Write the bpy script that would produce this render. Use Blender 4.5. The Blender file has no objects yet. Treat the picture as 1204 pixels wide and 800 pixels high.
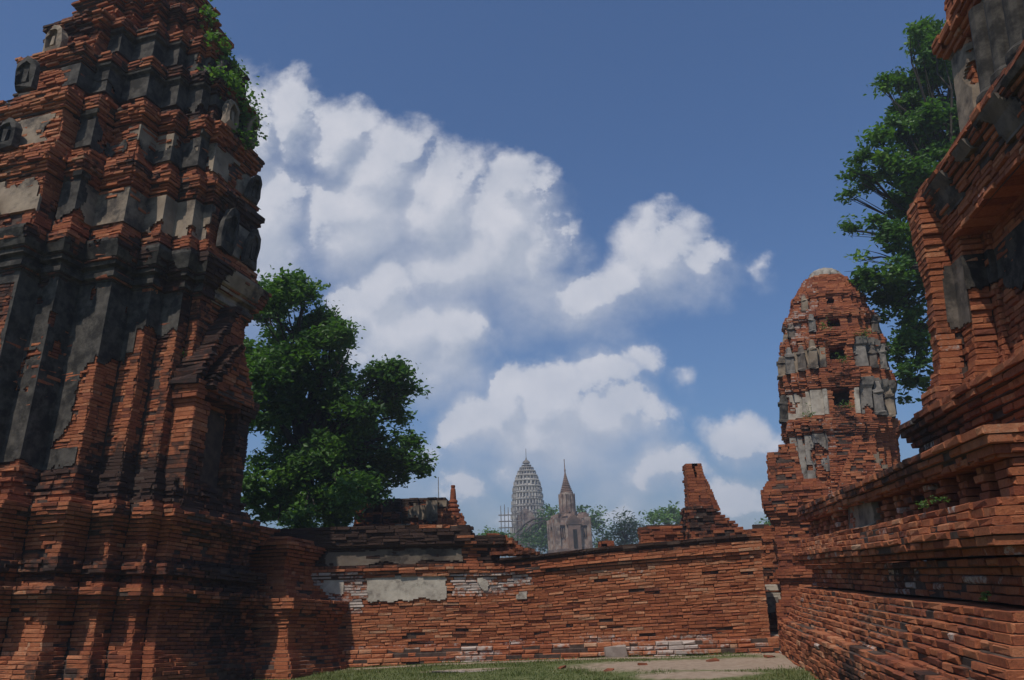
import bpy, math, random
import numpy as np
from mathutils import Matrix, Vector

# ------------------------------------------------------------------ camera, sky, sun, exposure
sc = bpy.context.scene
FPX = 920.0; PITCH = math.atan(277 / FPX); ROLL = 0.03
EYE = np.array([0.0, 0.0, 1.4])
_F = np.array([0, math.cos(PITCH), math.sin(PITCH)])
_R0 = np.array([1.0, 0, 0]); _U0 = np.array([0, -math.sin(PITCH), math.cos(PITCH)])
_R = _R0 * math.cos(ROLL) - _U0 * math.sin(ROLL); _U = _U0 * math.cos(ROLL) + _R0 * math.sin(ROLL)
cd = bpy.data.cameras.new('camera'); cam = bpy.data.objects.new('camera', cd)
sc.collection.objects.link(cam); sc.camera = cam
cd.sensor_width = 36; cd.lens = FPX / 1204 * 36; cd.clip_start = 0.1; cd.clip_end = 6000
cam.matrix_world = Matrix(((_R[0], _U[0], -_F[0], EYE[0]), (_R[1], _U[1], -_F[1], EYE[1]), (_R[2], _U[2], -_F[2], EYE[2]), (0, 0, 0, 1)))

def ray(x, y): return _F * FPX + _R * (x - 602) + _U * (400 - y)
def at(x, y, Y):
    d = ray(x, y); return EYE + d * (Y / d[1])

SUN_AZ, SUN_EL = math.radians(31), math.radians(60)
TOSUN = np.array([-math.sin(SUN_AZ) * math.cos(SUN_EL), -math.cos(SUN_AZ) * math.cos(SUN_EL), math.sin(SUN_EL)])
sd = bpy.data.lights.new('sun', 'SUN'); sd.energy = 3.5; sd.angle = math.radians(0.55); sd.color = (1.0, 0.94, 0.86)
so = bpy.data.objects.new('sun', sd); sc.collection.objects.link(so)
so.rotation_euler = Vector(TOSUN.tolist()).to_track_quat('Z', 'Y').to_euler(); so.location = (-20, -25, 40)

vs = sc.view_settings
vs.view_transform = 'Standard'; vs.look = 'None'; vs.gamma = 1; vs.use_curve_mapping = False
vs.exposure = 0.03
sc.cycles.max_bounces = 7; sc.cycles.diffuse_bounces = 3; sc.cycles.volume_bounces = 0; sc.cycles.transparent_max_bounces = 4
SKY_STRENGTH = 0.088

def N(nt, t, **kw):
    n = nt.nodes.new(t)
    for k, v in kw.items():
        if k == 'inp':
            for a, b in v.items():
                if isinstance(b, bpy.types.NodeSocket): nt.links.new(b, n.inputs[a])
                else: n.inputs[a].default_value = b
        else: setattr(n, k, v)
    return n
def M(nt, op, a, b=0.0, c=None, clamp=False):
    n = nt.nodes.new('ShaderNodeMath'); n.operation = op; n.use_clamp = clamp
    for i, v in enumerate((a, b, c)):
        if v is None: continue
        if isinstance(v, bpy.types.NodeSocket): nt.links.new(v, n.inputs[i])
        else: n.inputs[i].default_value = v
    return n.outputs[0]
def VM(nt, op, a, b=(0, 0, 0)):
    n = nt.nodes.new('ShaderNodeVectorMath'); n.operation = op
    for i, v in enumerate((a, b)):
        if isinstance(v, bpy.types.NodeSocket): nt.links.new(v, n.inputs[i])
        elif op == 'SCALE' and i == 1: n.inputs['Scale'].default_value = v
        else: n.inputs[i].default_value = v
    return n
def MIX(nt, f, a, b, blend='MIX'):
    n = nt.nodes.new('ShaderNodeMix'); n.data_type = 'RGBA'; n.blend_type = blend; n.clamp_factor = True
    for k, v in ((0, f), (6, a), (7, b)):
        if isinstance(v, bpy.types.NodeSocket): nt.links.new(v, n.inputs[k])
        else: n.inputs[k].default_value = v if k == 0 else (tuple(v) + (1,))[:4]
    return n.outputs[2]
def RANGE(nt, v, a, b, c=0.0, d=1.0, smooth=True):
    n = nt.nodes.new('ShaderNodeMapRange'); n.interpolation_type = 'SMOOTHSTEP' if smooth else 'LINEAR'; n.clamp = True
    nt.links.new(v, n.inputs[0])
    for i, x in enumerate((a, b, c, d)): n.inputs[i + 1].default_value = x
    return n.outputs[0]

# clouds: ellipses of cumulus placed in the sky by direction (x/y, z/y of the view direction)
def sky_uv(px, py):
    d = ray(px, py); return d[0] / d[1], d[2] / d[1]
CLOUDS = [  # x, y, rx, ry, density (photo pixels)
 (285,170,40,75,1.0),(310,250,60,70,1.0),(345,132,34,38,1.05),(400,150,44,38,1.0),(450,185,55,45,1.05),(430,240,80,55,.95),(512,228,60,52,1.05),(606,226,38,32,.95),
 (590,268,68,50,1.1),(632,292,42,42,.95),(540,300,90,50,.95),(680,345,58,33,.85),(610,345,70,40,.6),(780,285,56,34,.85),(828,304,38,26,.75),(738,320,40,28,.7),(770,246,25,17,.5),(885,318,18,15,.42),
 (460,335,38,38,1.1),(425,356,42,30,.95),(472,380,68,46,1.1),(528,396,48,42,1.05),(500,432,80,34,.75),(432,402,50,40,.75),
 (597,464,30,32,1.25),(560,490,46,32,1.15),(652,464,40,36,1.25),(702,482,52,38,1.15),(640,512,105,34,1.1),(746,500,38,28,.85),(700,428,46,22,.72),(750,412,22,18,.62),(610,545,80,25,.55),(705,548,80,28,.55),
 (872,510,42,22,.8),(902,526,28,14,.6),(803,432,18,12,.36),(776,550,45,25,.82),(848,590,60,28,.78),(545,576,34,20,.62),(590,600,60,22,.5),(720,592,90,26,.5),(500,540,50,30,.4)]
w = bpy.data.worlds.new('World'); sc.world = w; w.use_nodes = True
nt = w.node_tree; nt.nodes.clear()
g = bpy.data.node_groups.new('cloud_density', 'ShaderNodeTree')
g.interface.new_socket('Vector', in_out='INPUT', socket_type='NodeSocketVector')
g.interface.new_socket('Density', in_out='OUTPUT', socket_type='NodeSocketFloat')
g.interface.new_socket('Field', in_out='OUTPUT', socket_type='NodeSocketFloat')
g.interface.new_socket('Detail', in_out='OUTPUT', socket_type='NodeSocketFloat')
gi = g.nodes.new('NodeGroupInput'); go = g.nodes.new('NodeGroupOutput')
w1 = N(g, 'ShaderNodeTexNoise', inp={'Vector': gi.outputs[0], 'Scale': 7.0, 'Detail': 7.0, 'Roughness': 0.62})
wv = VM(g, 'SCALE', VM(g, 'SUBTRACT', w1.outputs['Color'], (.5, .5, .5)).outputs[0], 0.15).outputs[0]
wp = VM(g, 'ADD', gi.outputs[0], wv).outputs[0]
acc = None
PXS = 1 / 961.0
for (cx, cy, rx, ry, den) in CLOUDS:
    u, v = sky_uv(cx, cy)
    sca = 1 + v * v * .5
    k_ = (1 / (rx * PXS * 1.28), 1 / (ry * PXS * 1.3 * sca), 0)
    s = VM(g, 'MULTIPLY_ADD', wp, k_); s.inputs[2].default_value = (-u * k_[0], -v * k_[1], 0); s = s.outputs[0]
    l = VM(g, 'LENGTH', VM(g, 'MAXIMUM', s, VM(g, 'MULTIPLY', s, (1, -.62, 1)).outputs[0]).outputs[0]).outputs['Value']
    val = M(g, 'MULTIPLY_ADD', l, -den * 0.95, den * 1.22)
    acc = val if acc is None else M(g, 'SMOOTH_MAX', acc, val, 0.22)
nz = N(g, 'ShaderNodeTexNoise', inp={'Vector': gi.outputs[0], 'Scale': 8.0, 'Detail': 9.0, 'Roughness': 0.56})
o = M(g, 'MULTIPLY_ADD', nz.outputs['Fac'], 0.85, -0.36)
g.links.new(M(g, 'ADD', acc, o), go.inputs[0]); g.links.new(acc, go.inputs[1]); g.links.new(nz.outputs['Fac'], go.inputs[2])
tc = N(nt, 'ShaderNodeTexCoord')
sep = N(nt, 'ShaderNodeSeparateXYZ', inp={0: tc.outputs['Generated']})
yy = M(nt, 'MAXIMUM', sep.outputs[1], 0.02)
cv = N(nt, 'ShaderNodeCombineXYZ', inp={0: M(nt, 'DIVIDE', sep.outputs[0], yy), 1: M(nt, 'DIVIDE', sep.outputs[2], yy), 2: 0.0})
def cden(v):
    n = nt.nodes.new('ShaderNodeGroup'); n.node_tree = g; nt.links.new(v, n.inputs[0]); return n.outputs
c0 = cden(cv.outputs[0]); c1 = cden(VM(nt, 'ADD', cv.outputs[0], (-0.012, 0.034, 0)).outputs[0]); d0 = c0[0]
edge = M(nt, 'SUBTRACT', c0[1], c1[1])
mask = M(nt, 'MULTIPLY_ADD', RANGE(nt, edge, .0, .12), M(nt, 'SUBTRACT', RANGE(nt, d0, 0.14, 0.66), RANGE(nt, d0, 0.0, 1.12)), RANGE(nt, d0, 0.0, 1.12))
mask = M(nt, 'MULTIPLY', mask, RANGE(nt, sep.outputs[1], 0.05, 0.2))
gf = M(nt, 'MULTIPLY', M(nt, 'SUBTRACT', c0[1], c1[1]), 1.5); gf = M(nt, 'MAXIMUM', M(nt, 'MINIMUM', gf, .34), -.22)
lit = M(nt, 'ADD', M(nt, 'MULTIPLY_ADD', M(nt, 'SUBTRACT', c0[2], c1[2]), 1.35, .54), M(nt, 'MULTIPLY', gf, .8), clamp=True)
ccol = MIX(nt, lit, (4.3, 4.9, 6.0), (8.1, 8.1, 8.6))
sky = N(nt, 'ShaderNodeTexSky', sky_type='NISHITA', sun_disc=False, sun_elevation=SUN_EL, sun_rotation=math.radians(206),
        air_density=1.0, dust_density=2.0, ozone_density=3.5, altitude=0)
skyc = MIX(nt, 1.0, sky.outputs[0], (.62, .86, 1.12), 'MULTIPLY')

fin = MIX(nt, M(nt, 'MULTIPLY', mask, 0.86), skyc, ccol)
bg = N(nt, 'ShaderNodeBackground', inp={0: fin, 1: SKY_STRENGTH})
out = N(nt, 'ShaderNodeOutputWorld', inp={0: bg.outputs[0]})
w.cycles.sampling_method = 'MANUAL'; w.cycles.sample_map_resolution = 512

# ------------------------------------------------------------------ numeric helpers
rng = np.random.default_rng(7)
def _h(ix, iy, iz, s):
    n = (ix * 374761393 + iy * 668265263 + iz * 2147483647 + s * 1274126177) & 0xffffffff
    n = ((n ^ (n >> 13)) * 1274126177) & 0xffffffff
    return ((n ^ (n >> 16)) & 0xffff) / 65535.0
def vnoise(P, f=1.0, s=0):
    P = np.asarray(P, float) * f
    i = np.floor(P).astype(np.int64); t = P - i; t = t * t * (3 - 2 * t)
    r = 0
    for a in (0, 1):
        for b in (0, 1):
            for c in (0, 1):
                wgt = (t[..., 0] if a else 1 - t[..., 0]) * (t[..., 1] if b else 1 - t[..., 1]) * (t[..., 2] if c else 1 - t[..., 2])
                r = r + wgt * _h(i[..., 0] + a, i[..., 1] + b, i[..., 2] + c, s)
    return r
def fbm(P, f=1.0, s=0, o=4):
    r = 0; a = .5; t = 0
    for k in range(o):
        r = r + a * vnoise(P, f * 2 ** k, s + k * 17); t += a; a *= .5
    return r / t
def ss(x, a, b):
    t = np.clip((np.asarray(x, float) - a) / (b - a), 0, 1); return t * t * (3 - 2 * t)
def offs(poly, o):
    P = np.asarray(poly, float); n = len(P)
    d = np.roll(P, -1, 0) - P; d /= np.linalg.norm(d, axis=1)[:, None]
    nn = np.stack([d[:, 1], -d[:, 0]], 1)
    res = np.empty_like(P)
    for i in range(n):
        a, b = nn[i - 1], nn[i]; k = 1 + a @ b
        res[i] = P[i] + o * (a + b) / k
    return res
def interp(tab):
    zs = [a for a, b in tab]; vs_ = [b for a, b in tab]
    return lambda z: float(np.interp(z, zs, vs_))

class Acc:
    """collects geometry for ONE mesh object"""
    def __init__(s): s.v = []; s.loops = []; s.tot = []; s.mi = []; s.at = []; s.n = 0
    def add(s, v, faces, mi=0, at_=None):
        v = np.asarray(v, float).reshape(-1, 3)
        if isinstance(faces, np.ndarray):
            s.loops.append((faces + s.n).ravel()); s.tot.append(np.full(len(faces), faces.shape[1])); s.mi.append(np.full(len(faces), mi))
        else:
            for fc in faces: s.loops.append(np.array(fc) + s.n)
            s.tot.append(np.array([len(fc) for fc in faces])); s.mi.append(np.full(len(faces), mi))
        if at_ is None: at_ = np.zeros((len(v), 3))
        at_ = np.broadcast_to(np.asarray(at_, float), (len(v), 3))
        s.v.append(v); s.at.append(at_); s.n += len(v)
    def box(s, c, h, mi=0, at_=None, rot=0.0, jit=0.0, top=1.0):
        b = np.array([(x, y, z) for z in (-1, 1) for x, y in ((-1, -1), (1, -1), (1, 1), (-1, 1))], float)
        b[4:, :2] *= top
        b = b * np.asarray(h, float)
        if jit: b = b + rng.normal(0, jit, b.shape)
        c_, s_ = math.cos(rot), math.sin(rot)
        b = np.stack([b[:, 0] * c_ - b[:, 1] * s_, b[:, 0] * s_ + b[:, 1] * c_, b[:, 2]], 1) + np.asarray(c, float)
        s.add(b, np.array([(0, 3, 2, 1), (4, 5, 6, 7), (0, 1, 5, 4), (1, 2, 6, 5), (2, 3, 7, 6), (3, 0, 4, 7)]), mi, at_)
    def lathe(s, c, prof, n=16, mi=0, at_=None, sq=0.0):
        a = np.linspace(0, 2 * np.pi, n, endpoint=False)
        V = []
        for r, z in prof:
            k = r / (np.maximum(abs(np.cos(a)), abs(np.sin(a)))) if sq else r
            V.append(np.stack([np.cos(a) * k, np.sin(a) * k, np.full(n, z)], 1))
        V = np.concatenate(V) + np.asarray(c, float); F = []
        for j in range(len(prof) - 1):
            for i in range(n): F.append((j * n + i, j * n + (i + 1) % n, (j + 1) * n + (i + 1) % n, (j + 1) * n + i))
        s.add(V, np.array(F), mi, at_)
        s.add(V[-n:], [list(range(n))], mi, at_)
    def tube(s, pts, rad, n=7, mi=0, at_=None):
        pts = np.asarray(pts, float); rad = np.broadcast_to(rad, len(pts)); V = []
        for i, p in enumerate(pts):
            d = pts[min(i + 1, len(pts) - 1)] - pts[max(i - 1, 0)]; d /= np.linalg.norm(d) + 1e-9
            u = np.cross(d, (0.3, 0.9, 0.1)); u /= np.linalg.norm(u); q = np.cross(d, u)
            a = np.linspace(0, 2 * np.pi, n, endpoint=False)
            V.append(p + rad[i] * (np.cos(a)[:, None] * u + np.sin(a)[:, None] * q))
        F = [(j * n + i, j * n + (i + 1) % n, (j + 1) * n + (i + 1) % n, (j + 1) * n + i) for j in range(len(pts) - 1) for i in range(n)]
        s.add(np.concatenate(V), np.array(F), mi, at_)
        s.add(V[-1], [list(range(n))], mi, at_)
    def build(s, name, mats, parent=None, smooth=False, deform=None):
        me = bpy.data.meshes.new(name); V = np.concatenate(s.v)
        if deform is not None: V = deform(V)
        L = np.concatenate(s.loops).astype(np.int32); T = np.concatenate(s.tot).astype(np.int32)
        me.vertices.add(len(V)); me.vertices.foreach_set('co', V.ravel())
        me.loops.add(len(L)); me.loops.foreach_set('vertex_index', L)
        me.polygons.add(len(T)); me.polygons.foreach_set('loop_start', np.concatenate([[0], np.cumsum(T)[:-1]]).astype(np.int32))
        me.polygons.foreach_set('material_index', np.concatenate(s.mi).astype(np.int32))
        me.polygons.foreach_set('use_smooth', np.full(len(T), bool(smooth)))
        a = me.attributes.new('bk', 'FLOAT_VECTOR', 'POINT'); a.data.foreach_set('vector', np.concatenate(s.at).ravel())
        for m in (mats if isinstance(mats, (list, tuple)) else [mats]): me.materials.append(m)
        me.update(calc_edges=True); me.validate()
        o = bpy.data.objects.new(name, me); sc.collection.objects.link(o); o.parent = parent
        return o

def tag(o, label=None, cat=None, group=None, kind=None):
    for k, v in (('label', label), ('category', cat), ('group', group), ('kind', kind)):
        if v: o[k] = v
    return o
def root(name, label, cat, loc=(0, 0, 0), group=None, mat=None):
    o = bpy.data.objects.new(name, None); sc.collection.objects.link(o); o.empty_display_size = .3
    if mat is not None: o.matrix_world = mat
    else: o.location = [float(c) for c in loc]
    return tag(o, label, cat, group)

# ------------------------------------------------------------------ materials
def mat(name):
    m = bpy.data.materials.new(name); m.use_nodes = True; m.node_tree.nodes.clear()
    t = m.node_tree; o = N(t, 'ShaderNodeOutputMaterial')
    b = N(t, 'ShaderNodeBsdfPrincipled'); t.links.new(b.outputs[0], o.inputs[0])
    b.inputs['Roughness'].default_value = .9; b.inputs['Specular IOR Level'].default_value = .2
    return m, t, b
def pos(t): return N(t, 'ShaderNodeNewGeometry').outputs['Position']
def noise(t, sc_, det=4, rough=.55, vec=None):
    return N(t, 'ShaderNodeTexNoise', inp={'Vector': vec if vec is not None else pos(t), 'Scale': sc_, 'Detail': float(det), 'Roughness': rough}).outputs['Fac']
def bump(t, b, h, st=.4, dist=.01):
    n = N(t, 'ShaderNodeBump', inp={'Height': h, 'Strength': st, 'Distance': dist}); t.links.new(n.outputs[0], b.inputs['Normal'])
def ramp(t, f, stops):
    r = t.nodes.new('ShaderNodeValToRGB'); t.links.new(f, r.inputs[0]); e = r.color_ramp.elements
    while len(e) < len(stops): e.new(.5)
    for x, (p_, c) in zip(e, stops): x.position = p_; x.color = tuple(c) + (1,)
    return r.outputs[0]
def brick_mat(name, gain=1.0, satur=1.0):
    m, t, b = mat(name)
    a = N(t, 'ShaderNodeAttribute', attribute_name='bk'); s = N(t, 'ShaderNodeSeparateXYZ', inp={0: a.outputs['Vector']})
    k = gain
    r = M(t, 'MULTIPLY_ADD', noise(t, 26, 5, .65), .7, M(t, 'ADD', s.outputs[0], -.35))
    c = ramp(t, r, [(0, (.10 * k, .032 * k, .020 * k)), (.28, (.20 * k, .056 * k, .026 * k)), (.58, (.325 * k, .104 * k, .043 * k)), (.80, (.385 * k, .152 * k, .072 * k)), (1, (.42 * k, .25 * k, .15 * k))])
    c = MIX(t, RANGE(t, noise(t, 3.0, 4), .5, .75, 0, .35), c, (.16 * k, .075 * k, .05 * k))
    gr = M(t, 'MULTIPLY_ADD', noise(t, 6.5, 7, .7), .9, M(t, 'ADD', s.outputs[1], -.45))
    c = MIX(t, RANGE(t, gr, .34, .64, 0, .92), c, (.020, .016, .014))
    c = MIX(t, RANGE(t, noise(t, 38, 6, .75), .56, .70, 0, .7), c, (.035, .022, .017))
    li = M(t, 'MULTIPLY_ADD', noise(t, 14, 7, .7), 1.0, M(t, 'ADD', s.outputs[2], -.5))
    c = MIX(t, RANGE(t, li, .40, .62, 0, .85), c, (.44, .38, .33))
    c = MIX(t, RANGE(t, noise(t, 75, 5, .8), .54, .72, 0, .55), c, (.045, .028, .02))
    c = MIX(t, RANGE(t, noise(t, 22, 8, .75, VM(t, 'ADD', pos(t), (7, 3, 1)).outputs[0]), .58, .76, 0, .38), c, (.36, .27, .21))
    t.links.new(c, b.inputs['Base Color'])
    bump(t, b, M(t, 'ADD', noise(t, 60, 6, .7), M(t, 'MULTIPLY', noise(t, 14, 4), .8)), .75, .012)
    return m
BR = brick_mat('weathered_brick')
def flat_mat(name, c1, c2, s1=4, dark=None, dth=(.5, .7), lo=0.0, bs=40, bstr=.4):
    m, t, b = mat(name)
    c = MIX(t, RANGE(t, noise(t, s1, 6), .3, .7), c1, c2)
    if dark: c = MIX(t, RANGE(t, noise(t, s1 * .45, 8, .68), dth[0], dth[1], 0, .9), c, dark)
    t.links.new(c, b.inputs['Base Color']); bump(t, b, noise(t, bs, 6, .65), bstr, .01)
    return m
MORTAR = flat_mat('lime_mortar', (.085, .056, .042), (.04, .026, .02), 8)
STD = flat_mat('blackened_stucco', (.045, .039, .033), (.09, .078, .064), 9, (.017, .015, .013), (.42, .62), bs=55, bstr=.7)
STB = flat_mat('stained_stucco', (.29, .225, .16), (.18, .135, .095), 3, (.035, .03, .027), (.47, .64))
STL = flat_mat('pale_plaster', (.46, .40, .32), (.33, .28, .225), 5, (.13, .105, .085), (.50, .68))
STG = flat_mat('grey_stone', (.22, .19, .16), (.12, .105, .09), 6, (.03, .027, .025), (.5, .68))

# ------------------------------------------------------------------ brickwork
QF = np.array([(8, 9, 10, 11), (4, 5, 9, 8), (5, 6, 10, 9), (6, 7, 11, 10), (7, 4, 8, 11), (0, 1, 5, 4), (1, 2, 6, 5), (2, 3, 7, 6), (3, 0, 4, 7)])
def lay(acc, c, t, n, L, h, D, at_, ch=.007, jn=.005, gap=.007, mi=0):
    """many bricks at once: c = centre of outer face, t = along, n = outward"""
    k = len(c)
    if not k: return
    up = np.array([0, 0, 1.0]); B = np.zeros((k, 12, 3))
    hl = (L / 2 - gap / 2)[:, None]; hh = (h / 2 - gap / 2)[:, None]
    chv = (ch * rng.uniform(.5, 1.7, k))[:, None]
    sx = np.array([-1, 1, 1, -1])[None]; sz = np.array([-1, -1, 1, 1])[None]
    yaw = rng.normal(0, .014, k)[:, None]; pit = rng.normal(0, .006, k)[:, None]
    for r in range(3):
        if r == 0: a, z, dep = hl * sx, hh * sz, -D[:, None] + 0 * sx
        elif r == 1: a, z, dep = hl * sx, hh * sz, -chv + 0 * sx
        else:
            a = (hl - chv * rng.uniform(.6, 1.5, (k, 1))) * sx; z = (hh - chv * .75) * sz; dep = rng.normal(0, .0045, (k, 4)) - (rng.random((k, 4)) < .05) * rng.uniform(.003, .012, (k, 4))
            a = a + rng.normal(0, .004, a.shape); z = z + rng.normal(0, .002, z.shape)
        if r: dep = dep + yaw * a
        zz = z + pit * a * .6
        if r: zz = zz + rng.normal(0, .0014, zz.shape)
        B[:, r * 4:r * 4 + 4] = c[:, None] + a[..., None] * t[:, None] + zz[..., None] * up + dep[..., None] * n[:, None]
    A = np.repeat(at_[:, None], 12, 1)
    F = (QF[None] + (np.arange(k) * 12)[:, None, None]).reshape(-1, 4)
    acc.add(B.reshape(-1, 3), F, mi, A.reshape(-1, 3))
def course(acc, poly, edges, z, h, D, par):
    P = np.asarray(poly, float); n = len(P); C = []; T = []; NN = []; LL = []; EE = []; DD = []
    for i in edges:
        p0, p1 = P[i], P[(i + 1) % n]; d = p1 - p0; ln = np.linalg.norm(d)
        if ln < .05: continue
        d = d / ln; nn = np.array([d[1], -d[0]])
        s = -rng.uniform(0, par.get('bl', .25)) if ln > .5 else 0
        cuts = [0.0]
        while True:
            s += par.get('bl', .25) * rng.uniform(.8, 1.2) * (1 if rng.random() > par.get('hd', .22) else .5)
            if s <= .05: continue
            if s >= ln - .06: break
            cuts.append(s)
        cuts.append(ln)
        for (e, s0, s1, z0, z1) in par.get('holes', ()):
            if e == i and z0 < z < z1: cuts = sorted([c_ for c_ in cuts if abs(c_ - s0) > .035 and abs(c_ - s1) > .035] + [s0, s1])
        for a, b in zip(cuts[:-1], cuts[1:]):
            m = (a + b) / 2; skip = False
            for (e, s0, s1, z0, z1) in par.get('holes', ()):
                if e == i and s0 < m < s1 and z0 < z < z1: skip = True
            if skip: continue
            q = p0 + d * m
            C.append((q[0], q[1], z)); T.append((d[0], d[1], 0)); NN.append((nn[0], nn[1], 0)); LL.append(b - a); DD.append(D if (D < .3 or not par.get('holes') or any(q[0] == i for q in par['holes'])) else .2); EE.append(min(a, ln - b) < .01)
    if not C: return
    C, T, NN, LL, EE, DD = map(np.array, (C, T, NN, LL, EE, DD)); k = len(C)
    keep = rng.random(k) > par.get('miss', .012)
    if par.get('bite'): keep &= ~par['bite'](C, NN)
    C, T, NN, LL, EE, DD = C[keep], T[keep], NN[keep], LL[keep], EE[keep], DD[keep]; k = len(C)
    if not k: return
    rough = par.get('rough', .007)
    o = rng.normal(0, rough, k) - (rng.random(k) < .06) * rng.uniform(.01, .04, k) - EE * rng.uniform(0, .012, k)
    o = o + (fbm(C, .9, 5) - .5) * par.get('wave', .05)
    C = C + NN * o[:, None]
    C[:, 2] += (fbm(C * [1, 1, .3], .8, 9) - .5) * par.get('sag', .03)
    gr = par['grime'](C, NN) if 'grime' in par else np.full(k, .3)
    li = par['lime'](C, NN) if 'lime' in par else np.full(k, .12)
    tone = np.clip(.5 + (fbm(C, .7, 31) - .5) * .5 + rng.normal(0, .14, k) + par.get('tone', 0), 0, 1)
    gr = gr + rng.normal(0, .055, k); li = li + rng.normal(0, .07, k)
    lay(acc, C, T, NN, LL, np.full(k, h), DD, np.stack([tone, gr, li], 1), ch=par.get('ch', .007), gap=par.get('gap', .007))
def masonry(acc, poly, edges, z0, z1, prof, par=None, h=.068, D=.15, core=.03, scale=None, ctr=(0, 0), cap=True):
    par = par or {}; poly = np.asarray(poly, float); ctr = np.asarray(ctr, float); z = z0; rings = []; po = None
    while z < z1 - h * .4:
        hh = h * rng.uniform(.94, 1.06); zm = z + hh / 2; o = prof(zm)
        pl = poly if scale is None else ctr + (poly - ctr) * scale(zm)
        dd = D + (abs(o - po) if po is not None else 0)
        course(acc, offs(pl, o), edges, zm, hh, dd, par)
        q = offs(pl, o - core) if (core < .1 or len(pl) < 12) else (lambda b_: b_.mean(0) + (b_ - b_.mean(0)) * (1 - core / np.abs(b_ - b_.mean(0)).max()))(offs(pl, o))
        n = len(q)
        rings.append(np.column_stack([q, np.full(n, z)])); rings.append(np.column_stack([q, np.full(n, z + hh - .012)]))
        z += hh; po = o
    n = len(poly); V = np.concatenate(rings); F = []
    for j in range(len(rings) - 1):
        i = np.arange(n); F.append(np.stack([j * n + i, j * n + (i + 1) % n, (j + 1) * n + (i + 1) % n, (j + 1) * n + i], 1))
    acc.add(V, np.concatenate(F), 1)
    if cap: acc.add(rings[-1], [list(range(n))], 1)
    return z
def skin(acc, poly, edges, z0, z1, prof, keep, th=.018, cell=.03, mi=0, rough=.006, inset=.06, only=None, scale=None, ctr=(0, 0), at_=None):
    """stucco coat over a run of consecutive wall edges, cut by keep(P, s, z)"""
    poly = np.asarray(poly, float); ctr = np.asarray(ctr, float); n = len(poly)
    zs = np.linspace(z0, z1, max(2, int((z1 - z0) / cell) + 1)); par = []; s0 = 0
    for e in edges:
        ln = np.linalg.norm(poly[(e + 1) % n] - poly[e]); k = max(1, int(ln / cell))
        for q in range(k + (1 if e == edges[-1] else 0)): par.append((e, q / k, s0 + ln * q / k))
        s0 += ln
    E = np.array([p[0] for p in par]); U = np.array([p[1] for p in par])[:, None]; S = np.array([p[2] for p in par])
    out = np.zeros((len(par), len(zs), 3)); inn = out.copy()
    for j, z in enumerate(zs):
        pl = poly if scale is None else ctr + (poly - ctr) * scale(z)
        for arr, oo in ((out, prof(z) + th), (inn, prof(z) - inset)):
            q = offs(pl, oo); arr[:, j, :2] = q[E] * (1 - U) + q[(E + 1) % n] * U; arr[:, j, 2] = z
    dn = out - inn; dn /= np.linalg.norm(dn, axis=2)[..., None] + 1e-9
    out = out + dn * ((fbm(out, 5, 3) - .5) * rough * 4 + (fbm(out, 22, 8, 2) - .5) * rough)[..., None]
    K = keep((out[:-1, :-1] + out[1:, 1:]) / 2, (S[:-1, None] + S[1:, None]) / 2 + 0 * zs[None, :-1], zs[None, :-1] + 0 * S[:-1, None])
    a, b = K.shape; nz_ = len(zs); idx = lambda i, j: i * nz_ + j; off = out.shape[0] * nz_
    if only is not None: K = only(K)
    I, J = np.nonzero(K)
    if not len(I): return
    F = [np.stack([idx(I, J), idx(I + 1, J), idx(I + 1, J + 1), idx(I, J + 1)], 1)]
    Kp = np.pad(K, 1)
    I, J = np.nonzero(K)
    for di, dj, q in ((-1, 0, ((0, 1), (0, 0))), (1, 0, ((1, 0), (1, 1))), (0, -1, ((0, 0), (1, 0))), (0, 1, ((1, 1), (0, 1)))):
        m = ~Kp[I + 1 + di, J + 1 + dj]; i, j = I[m], J[m]
        A_ = idx(i + q[0][0], j + q[0][1]); B_ = idx(i + q[1][0], j + q[1][1])
        F.append(np.stack([A_, A_ + off, B_ + off, B_], 1))
    F = np.concatenate(F); V = np.concatenate([out.reshape(-1, 3), inn.reshape(-1, 3)])
    u, inv = np.unique(F.ravel(), return_inverse=True)
    acc.add(V[u], inv.reshape(-1, 4), mi, at_)
def pieces(K, least=26):
    L = np.zeros(K.shape, int); c = 0; a, b = K.shape; keep = []
    for i0, j0 in zip(*np.nonzero(K)):
        if L[i0, j0]: continue
        c += 1; L[i0, j0] = c; st = [(i0, j0)]; n = 0
        while st:
            i, j = st.pop(); n += 1
            for u, v in ((i + 1, j), (i - 1, j), (i, j + 1), (i, j - 1)):
                if 0 <= u < a and 0 <= v < b and K[u, v] and not L[u, v]: L[u, v] = c; st.append((u, v))
        if n >= least: keep.append((n, c))
    return [L == c for n, c in sorted(keep, reverse=True)[:12]]
def coat(name, parent, m_, deform=None):
    """each separate island of surviving stucco becomes a part of its own"""
    def go_(*ar, **kw):
        got = []; skin(Acc(), *ar, only=lambda K: (got.append(K), np.zeros_like(K))[1], **kw)
        for P_ in pieces(got[0]):
            a = Acc(); skin(a, *ar, only=lambda K: P_, **kw); a.build(name, [m_], parent, deform=deform)
    return go_
const = lambda c: (lambda z: c)
def grime(f=.6, base=.3, amp=1.0, seed=2, extra=None):
    def fn(C, NN):
        g_ = base + (fbm(C, f, seed) - .5) * amp * 1.6
        if extra is not None: g_ = g_ + extra(C)
        return g_
    return fn

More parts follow.
